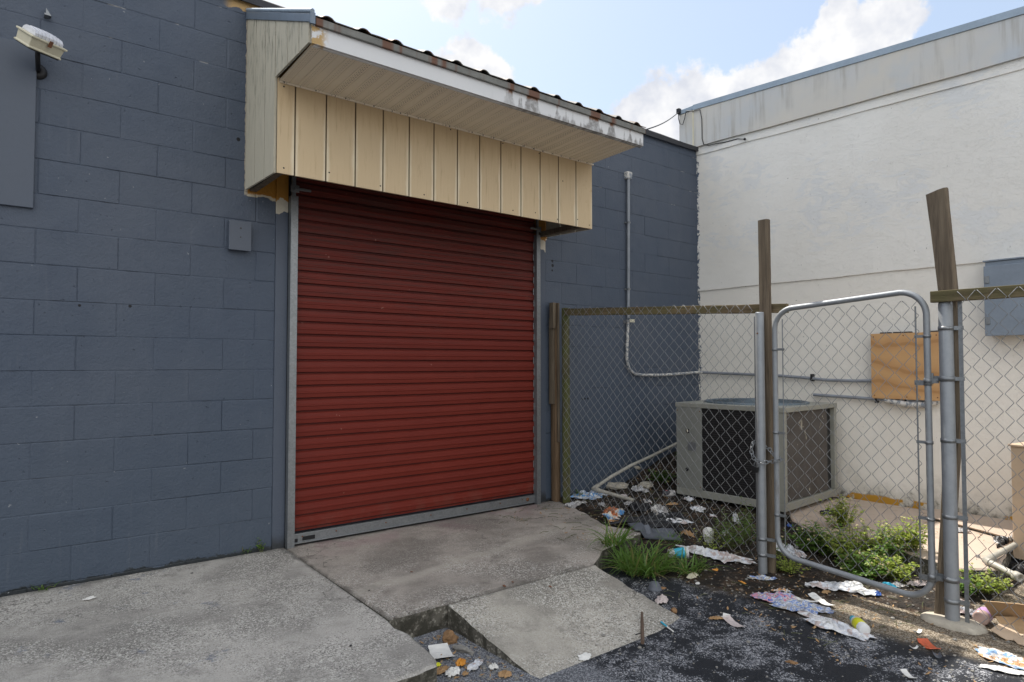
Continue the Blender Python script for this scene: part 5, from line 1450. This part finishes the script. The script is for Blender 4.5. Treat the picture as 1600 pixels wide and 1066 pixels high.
rock('stone', 'tan wood chip at the right corner of the ramp', 'stone', G(1053, 957), .025, 'brownrock', 4, (1.2, .7, .6))
rock('stone', 'reddish brown chip on the asphalt near the bottom edge', 'stone', G(1237, 1036), .020, 'brownrock', 5, (1.2, .7, .3))
rock('stone', 'orange brown chip by the lid beside the ramp', 'stone', G(1035, 920), .022, 'brownrock', 6, (1.2, .7, .3))
crumple('dry_leaf', 'tan leaf with twigs left of the pale card strip', 'leaf', G(1118, 968), .04, .018, -.6, 'tanleaf', .010, 59)

# rubble slab pieces behind the fence
for i, (u, v, r, lab) in enumerate(((990, 752, .16, 'large broken pale concrete lump left of the air conditioner'), (1035, 748, .20, 'flat broken concrete slab piece touching the air conditioner'), (962, 765, .10, 'small broken concrete lump nearest the white pipe'), (1010, 765, .09, 'low crumbled concrete piece in front of the large lump'))):
    pp = G(u, v)
    rock('concrete_rubble', lab, 'rubble', pp, r, 'cement', 10 + i, (1.3, .8, .34), 'broken concrete lumps beside the air conditioner', .35)

# white pipes
t = thing('plastic_pipe', 'bent white drain pipe lying at the foot of the blue wall behind the fence', 'pipe', (4.7, -.1, .0))
a = Vector(at(927, 764, z=.035)); 
pw = [(1060, 692), (1020, 712), (985, 728), (955, 745)]
pts = [at(u, v, y=-.13) for (u, v) in pw]; a.y = min(a.y, -.13)
elb = at(927, 764, y=-.16); e2 = at(990, 782, z=.03)
mb = MB(); mb.tube(pts + [elb], .016, 12); mb.tube([elb, e2], .017, 12); mb.build('pipe_run', 'pvc', t)
mb = MB(); mb.tube([elb.lerp(pts[-1], .25), elb, elb.lerp(e2, .16)], .022, 12); mb.build('elbow', 'pvc', t)
for_pit = [(1600, 838), (1541, 875)]
t = thing('plastic_pipe', 'bent white drain pipe on the yard slab at the right edge', 'pipe', (5.0, -3.2, 0))
q0 = at(1640, 822, z=.03); q1 = at(1541, 876, z=.028); q2 = at(1590, 901, z=.0)
mb = MB(); mb.tube([q0, q1], .018, 12); mb.tube([q1, q2], .019, 12); mb.build('pipe_run', 'pvc', t)
mb = MB(); mb.tube([q1.lerp(q0, .08), q1, q1.lerp(q2, .14)], .024, 12); mb.build('elbow', 'pvc', t)
mb = MB(); mb.lathe(q2, (q2 - q1), [(-.02, .019), (-.02, .027), (.02, .027), (.02, .019), (-.01, .018)], 16, False); mb.build('coupling', 'pvc', t)
# carton at right edge
t = thing('carton', 'tall tan carton standing in the yard at the right edge', 'carton', (5.35, -3.6, 0))
A0 = at(1583, 858, z=-.0)
m = Matrix.Translation((A0.x, A0.y, -.06)) @ Matrix.Rotation(radians(-8), 4, 'Z')
mb = MB(); mb.box(0, .55, -.75, 0, 0, .765, m); mb.build('carton_body', 'carton', t, .004)
mb = MB(); mb.box(-.012, .56, -.76, .012, .7655, .780, m); mb.build('carton_lid', 'carton', t, .003)
crumple('black_bag', 'dark torn bag in the hole below the tan carton', 'plastic bag', at(1592, 878, z=-.1), .22, .14, .4, 'blacksheet', .05, 61)
crumple('plastic_bag', 'white and grey bag beside the end of the right hand pipe', 'plastic bag', at(1596, 862, z=-.05), .12, .07, .2, 'dirtyfilm', .08, 62)
crumple('black_bag', 'small black rag under the right front foot of the air conditioner', 'plastic bag', G(1303, 803), .11, .075, -.6, 'blacksheet', .035, 63)

# cardboard at right
def board(name, label, P, m, th=.004, seed=0):
    vs = [Vector(q) for q in P]; n = 8; mb = MB(); g = []
    for i in range(n + 1):
        for j in range(n + 1):
            a = i / n; c = j / n
            q = (vs[0] * (1 - a) + vs[1] * a) * (1 - c) + (vs[3] * (1 - a) + vs[2] * a) * c
            e = 1 if (i in (0, n) or j in (0, n)) else 0
            q = q + Vector((nz(q.x * 20, q.y * 20, seed) * .010 * e, nz(q.y * 20, q.x * 20, seed + 2) * .010 * e, .012 * nz(q.x * 9, q.y * 9, seed + 1)))
            g.append(q)
    mb.add(g, [(i * (n + 1) + j, (i + 1) * (n + 1) + j, (i + 1) * (n + 1) + j + 1, i * (n + 1) + j + 1) for i in range(n) for j in range(n)])
    o = mb.build(name, m, None, 0, th, loc=tuple(vs[0])); return tag(o, label, 'cardboard', 'torn pieces of brown cardboard by the jar')


board('cardboard_piece', 'upright torn brown cardboard flap behind the jar', [at(1536, 937, z=.02), at(1600, 945, z=.045), at(1610, 975, z=-.10), at(1552, 965, z=-.09)], 'card', .004, 1)
board('cardboard_piece', 'brown cardboard flap lying flat right of the jar', [at(1556, 962, z=-.05), at(1625, 965, z=-.06), at(1625, 1000, z=-.11), at(1570, 990, z=-.12)], 'card', .004, 2)
board('cardboard_piece', 'small cardboard flap in front of the jar with a folded edge', [at(1548, 984, z=-.10), at(1575, 966, z=-.07), at(1600, 1003, z=-.12), at(1572, 1000, z=-.125)], 'carton', .004, 3)
board('cardboard_piece', 'pale cardboard strip nearest the bottom right corner', [at(1574, 985, z=-.10), at(1640, 1000, z=-.10), at(1640, 1022, z=-.125), at(1588, 1006, z=-.125)], 'carton', .004, 4)

# small stones, leaf bits and twigs everywhere: uncountable
mb = MB(); r = random.Random(8)
def pebble(mb, x, y, s, r):
    z = gz(x, y); n = 6; vs = []
    for (h, k) in ((0, .8), (.45, 1.0), (.85, .6)):
        for q in range(n):
            a = 2 * pi * q / n + r.random() * .5; vs.append((x + cos(a) * s * k * r.uniform(.8, 1.2), y + sin(a) * s * k * r.uniform(.8, 1.2), z + h * s * .9))
    mb.add(vs, [(i * n + q, i * n + (q + 1) % n, (i + 1) * n + (q + 1) % n, (i + 1) * n + q) for i in range(2) for q in range(n)] + [tuple(range(2 * n, 3 * n))])
for i in range(1900):
    c = r.random()
    if c < .45: x, y = r.uniform(3.2, 4.9), r.uniform(-3.7, -1.6)
    elif c < .62: x, y = r.uniform(1.56, 1.9), r.uniform(-2.4, -1.65)
    elif c < .80: x, y = r.uniform(3.6, 5.2), r.uniform(-1.6, -.02)
    else:
        x, y = r.uniform(2.2, 3.8), r.uniform(-3.6, -2.1)
        if r.random() < .6: continue
    pebble(mb, x, y, r.uniform(.002, .0075) * (1.6 if r.random() < .08 else 1), r)
tag(mb.build('gravel', 'greyrock'), kind='stuff', label='pale gravel and grit scattered along the fence and ramp', cat='gravel')
mb = MB()
for i in range(900):
    c = r.random()
    if c < .6: x, y = r.uniform(3.3, 5.2), r.uniform(-3.0, -.05)
    elif c < .8: x, y = r.uniform(3.1, 4.1), r.uniform(-3.6, -2.3)
    elif c < .9: x, y = r.uniform(1.6, 1.88), r.uniform(-2.3, -1.65)
    else: x, y = r.uniform(5.5, 6.3), r.uniform(-3.1, -2.4)
    z = gz(x, y) + .004; a = r.uniform(0, 6.28); l = r.uniform(.010, .035); w = l * r.uniform(.15, .5); d = Vector((cos(a), sin(a), r.uniform(-.1, .4))); s = Vector((-sin(a), cos(a), r.uniform(-.3, .3)))
    p = Vector((x, y, z))
    mb.add([p - d * l * .5, p + s * w * .5, p + d * l * .5 + Vector((0, 0, .004)), p - s * w * .5], [(0, 1, 2, 3)])
tag(mb.build('leaf_litter', 'tanleaf'), kind='stuff', label='dry brown leaf bits scattered over the soil', cat='leaf litter')
mb = MB()
for i in range(260):
    x, y = r.uniform(3.2, 5.2), r.uniform(-3.2, -.1)
    z = gz(x, y) + .005; a = r.uniform(0, 6.28); l = r.uniform(.03, .12)
    p = Vector((x, y, z)); d = Vector((cos(a), sin(a), 0)); mb.tube([p, p + d * l * .5 + Vector((r.uniform(-.01, .01), r.uniform(-.01, .01), .005)), p + d * l], .0015, 4)
tag(mb.build('twigs', 'stem'), kind='stuff', label='thin broken twigs and dead stalks on the soil', cat='twigs')

# a few dark droppings and specks on the slabs
for i, (u, v, rr, lab) in enumerate(((300, 897, .008, 'tiny dark blot near the middle of the left slab'), (548, 1011, .009, 'black blot on the left slab near the gap'), (577, 924, .008, 'small dark blot on the apron left of centre'), (788, 917, .016, 'dark brown twisted leaf on the ramp seam'), (801, 911, .010, 'small dark leaf right of the twisted leaf'), (860, 918, .011, 'dark curled leaf on the middle of the ramp'), (643, 895, .010, 'thin dark twig piece on the apron'), (785, 836, .006, 'tiny dark speck on the apron near the door'))):
    crumple('dark_leaf', lab, 'leaf', G(u, v), rr, rr * .55, .4 * i, 'rust' if i > 2 else 'blacksheet', .004, 70 + i, 'dark leaf bits on the slabs', n=12, rings=3)

# ------------------------------------------------------------------ plants
def leaf(mb, p, d, up, l, w, droop=.3):
    d = Vector(d).normalized(); s = d.cross(Vector(up)); s = s.normalized() if s.length > 1e-4 else d.orthogonal().normalized(); u = s.cross(d)
    a = p; q1 = p + d * l * .35 + u * l * .06; q2 = p + d * l * .72 + u * l * (.04 - droop * .25); e = p + d * l - u * l * droop * .45
    mb.add([a, q1 + s * w * .5 + u * w * .12, q2 + s * w * .38 + u * w * .1, e, q2 - s * w * .38 + u * w * .1, q1 - s * w * .5 + u * w * .12, q1, q2],
           [(0, 6, 1), (1, 6, 7, 2), (2, 7, 3), (0, 5, 6), (5, 4, 7, 6), (4, 3, 7)])


def weed(name, label, cat, p, h, spread, nst, ll, lw, m, seed, group=None, dens=7, flowers=0, comp=3, lean=(0, 0)):
    r = random.Random(seed); p = Vector(p); p.z = gz(p.x, p.y) - .005
    t = thing(name, label, cat, tuple(p), group); st = MB(); lf = MB(); fls = []
    for i in range(nst):
        a = r.uniform(0, 2 * pi); sp = spread * r.uniform(.2, 1) ; hh = h * r.uniform(.45, 1.0) * (1 - .35 * (sp / spread))
        b0 = p + Vector((cos(a), sin(a), 0)) * sp * .25
        e = p + Vector((cos(a) * sp + lean[0], sin(a) * sp + lean[1], hh))
        mid = b0.lerp(e, .5) + Vector((r.uniform(-.02, .02), r.uniform(-.02, .02), hh * .12))
        pts = []
        for k in range(7):
            s = k / 6; pts.append(b0 * (1 - s) ** 2 + mid * 2 * s * (1 - s) + e * s * s)
        st.tube(pts, [.0022 * (1 - .6 * k / 6) for k in range(7)], 5)
        for k in range(dens):
            s = .18 + .82 * (k + r.random()) / dens; s = min(s, .999); i0 = int(s * 6); q = pts[i0].lerp(pts[i0 + 1], s * 6 - i0)
            az = r.uniform(0, 2 * pi); el = r.uniform(-.15, .65)
            d = Vector((cos(az) * cos(el), sin(az) * cos(el), sin(el))); sc = r.uniform(.65, 1.15) * (1.1 - .4 * s)
            stalk = q + d * ll * .5 * sc
            st.tube([q, stalk], .0009, 3, caps=False)
            for c in range(comp):
                ang = (c - (comp - 1) / 2) * (1.15 if comp > 1 else 0)
                dd = Matrix.Rotation(ang, 3, 'Z') @ d
                leaf(lf, stalk, dd + Vector((0, 0, r.uniform(-.25, .25))), (r.uniform(-.3, .3), r.uniform(-.3, .3), 1), ll * sc * (1 if c == comp // 2 else .78), lw * sc, r.uniform(.1, .6))
        if flowers and r.random() < flowers:
            fl = MB(); fls.append(fl)
            for q in range(5):
                fp = pts[-1] + Vector((r.uniform(-.006, .006), r.uniform(-.006, .006), r.uniform(0, .008)))
                fl.lathe(fp, (r.uniform(-.3, .3), r.uniform(-.3, .3), 1), [(0, .002), (.004, .005), (.008, .002)], 6)
    st.build('stem', 'stem', t, recalc=False); lf.build('foliage', m, t, recalc=False)
    for fl in fls: fl.build('flower_head', 'petal', t, recalc=False)
    return t


def grass(name, label, p, n, l, spread, seed, m='grass', w=.008, lean=(0, 0)):
    r = random.Random(seed); p = Vector(p); p.z = gz(p.x, p.y) - .004; t = thing(name, label, 'grass clump', tuple(p)); mb = MB()
    for i in range(n):
        a = r.uniform(0, 2 * pi); b0 = p + Vector((cos(a), sin(a), 0)) * spread * r.random() ** .6; b0.z = gz(b0.x, b0.y)
        az = a + r.uniform(-1.5, 1.5); L = l * r.uniform(.3, 1.25); out = r.uniform(.45, 1.0); ww = w * r.uniform(.6, 1.2)
        pts = []
        for k in range(6):
            s = k / 5; rr = L * out * s; hh = L * (s * (1.15 - out * .35) - .75 * out * s * s * .9)
            pts.append(b0 + Vector((cos(az) * rr + lean[0] * s, sin(az) * rr + lean[1] * s, max(hh, .004))))
        sd = Vector((-sin(az), cos(az), 0)); vs = []
        for k, q in enumerate(pts):
            k2 = ww * (1 - (k / 5) ** 1.8) * .5 + .0004; vs += [q + sd * k2 + Vector((0, 0, k2 * .5)), q, q - sd * k2 + Vector((0, 0, k2 * .5))]
        mb.add(vs, [(k * 3 + j, (k + 1) * 3 + j, (k + 1) * 3 + j + 1, k * 3 + j + 1) for k in range(5) for j in range(2)], True)
    mb.build('blades', m, t, recalc=False); return t


grass('grass_clump', 'wide clump of long green grass at the corner of the ramp', G(1005, 893), 230, .30, .15, 1, w=.012)
grass('grass_clump', 'smaller grass tuft left of the long clump at the slab corner', G(962, 882), 90, .24, .09, 2, w=.010)
grass('grass_clump', 'grass tuft between the long clump and the cup with turquoise band', G(1070, 893), 80, .20, .10, 3, w=.010)
grass('grass_clump', 'thin grass tuft behind the dark sheet', G(1050, 850), 40, .14, .08, 4, w=.005)
grass('grass_clump', 'low grass tuft at the wall foot left of the door jamb', at(385, 862, z=0), 40, .09, .05, 5, w=.006)
grass('grass_clump', 'low grass tuft at the wall foot near the left edge', at(68, 921, z=0), 26, .06, .05, 6, w=.006)
grass('grass_clump', 'tiny grass sprigs where the wall meets the slab beside the door jamb', at(352, 866, z=0), 16, .07, .03, 7, w=.005)
wg = 'leafy weeds growing along the fence'
weed('weed_plant', 'slim weed climbing the wall beside the door jamb', 'weed', (1.42, -.035, 0), .15, .03, 4, .020, .012, 'leaf', 11, None, 5)
weed('weed_plant', 'small green weed in the dark corner of the slab gap', 'weed', (1.60, -1.66, Z0), .07, .06, 9, .020, .014, 'leaf', 12, None, 4)
weed('weed_plant', 'feathery dark green weed left of the latch post', 'weed', G(1140, 855), .34, .20, 34, .026, .008, 'leaf', 13, wg, 10, 0)
weed('weed_plant', 'taller feathery weed against the wire beside the latch post', 'weed', G(1165, 850), .40, .13, 22, .026, .008, 'leaf', 14, wg, 10, 0)
weed('weed_plant', 'low yellow green weed at the foot of the latch post', 'weed', G(1232, 893), .12, .14, 34, .018, .012, 'leafy', 15, wg, 8, 0)
weed('weed_plant', 'small weed under the bent white bag left of the gate', 'weed', G(1098, 885), .10, .12, 16, .018, .010, 'leaf', 16, wg, 6, 0)
bush = [(1262, 862, .24, .17, 'leaf'), (1292, 868, .30, .20, 'leaf'), (1330, 880, .34, .22, 'leafy'), (1365, 878, .38, .20, 'leafy'), (1395, 885, .36, .20, 'leaf'), (1425, 890, .28, .16, 'leafy'), (1345, 900, .20, .20, 'leaf'), (1392, 903, .18, .18, 'leafy'), (1315, 850, .34, .18, 'leafy')]
bl = ['leftmost leafy weed inside the gate beside the pink wrapper', 'dark green leafy weed in the left third of the gate', 'bright leafy weed with pale flower heads below the middle of the gate', 'tallest sunlit leafy weed inside the gate', 'broad green weed in the right third of the gate', 'pale leafy weed next to the gate hinge corner', 'low green weed just above the bottom pipe of the gate', 'low bright weed above the bottom pipe near the hinge side', 'bright weed at the back of the bush behind the gate']
for i, (u, v, h, s, m_) in enumerate(bush):
    weed('weed_plant', bl[i], 'weed', G(u, v), h, s, 34, .034, .020, m_, 20 + i, wg, 9, .3)
weed('weed_plant', 'straggly sparse weed stalks in the open soil left of the latch post', 'weed', G(1110, 862), .22, .16, 14, .022, .009, 'leafy', 50, wg, 6, 0)
weed('weed_plant', 'thin dry stalks between the latch post and the bush', 'weed', G(1215, 872), .26, .10, 12, .020, .008, 'leaf', 51, wg, 5, .3)
weed('weed_plant', 'low leafy weed right of the hinge post in front of the slab', 'weed', G(1535, 925), .17, .16, 40, .026, .017, 'leafy', 40, wg, 8, .1)
weed('weed_plant', 'small leafy weed close to the hinge post on the yard side', 'weed', G(1508, 930), .14, .10, 20, .026, .017, 'leaf', 41, wg, 7, .1)
weed('weed_plant', 'trailing green weed on the mound at the left side of the air conditioner', 'weed', (5.75, -.38, .1), .26, .26, 46, .045, .030, 'ivy', 42, wg, 8, 0)
weed('weed_plant', 'green weed higher up the wall behind the air conditioner', 'weed', (6.1, -.25, .2), .34, .22, 40, .045, .030, 'ivy', 43, wg, 8, 0)
weed('weed_plant', 'low green weed on the mound by the bent white pipe', 'weed', (5.3, -.30, .1), .16, .20, 30, .035, .024, 'ivy', 44, wg, 7, 0)
weed('weed_plant', 'small sprig by the foot of the mossy post', 'weed', (4.35, -.10, 0), .10, .08, 12, .022, .012, 'ivy', 45, wg, 5, 0)
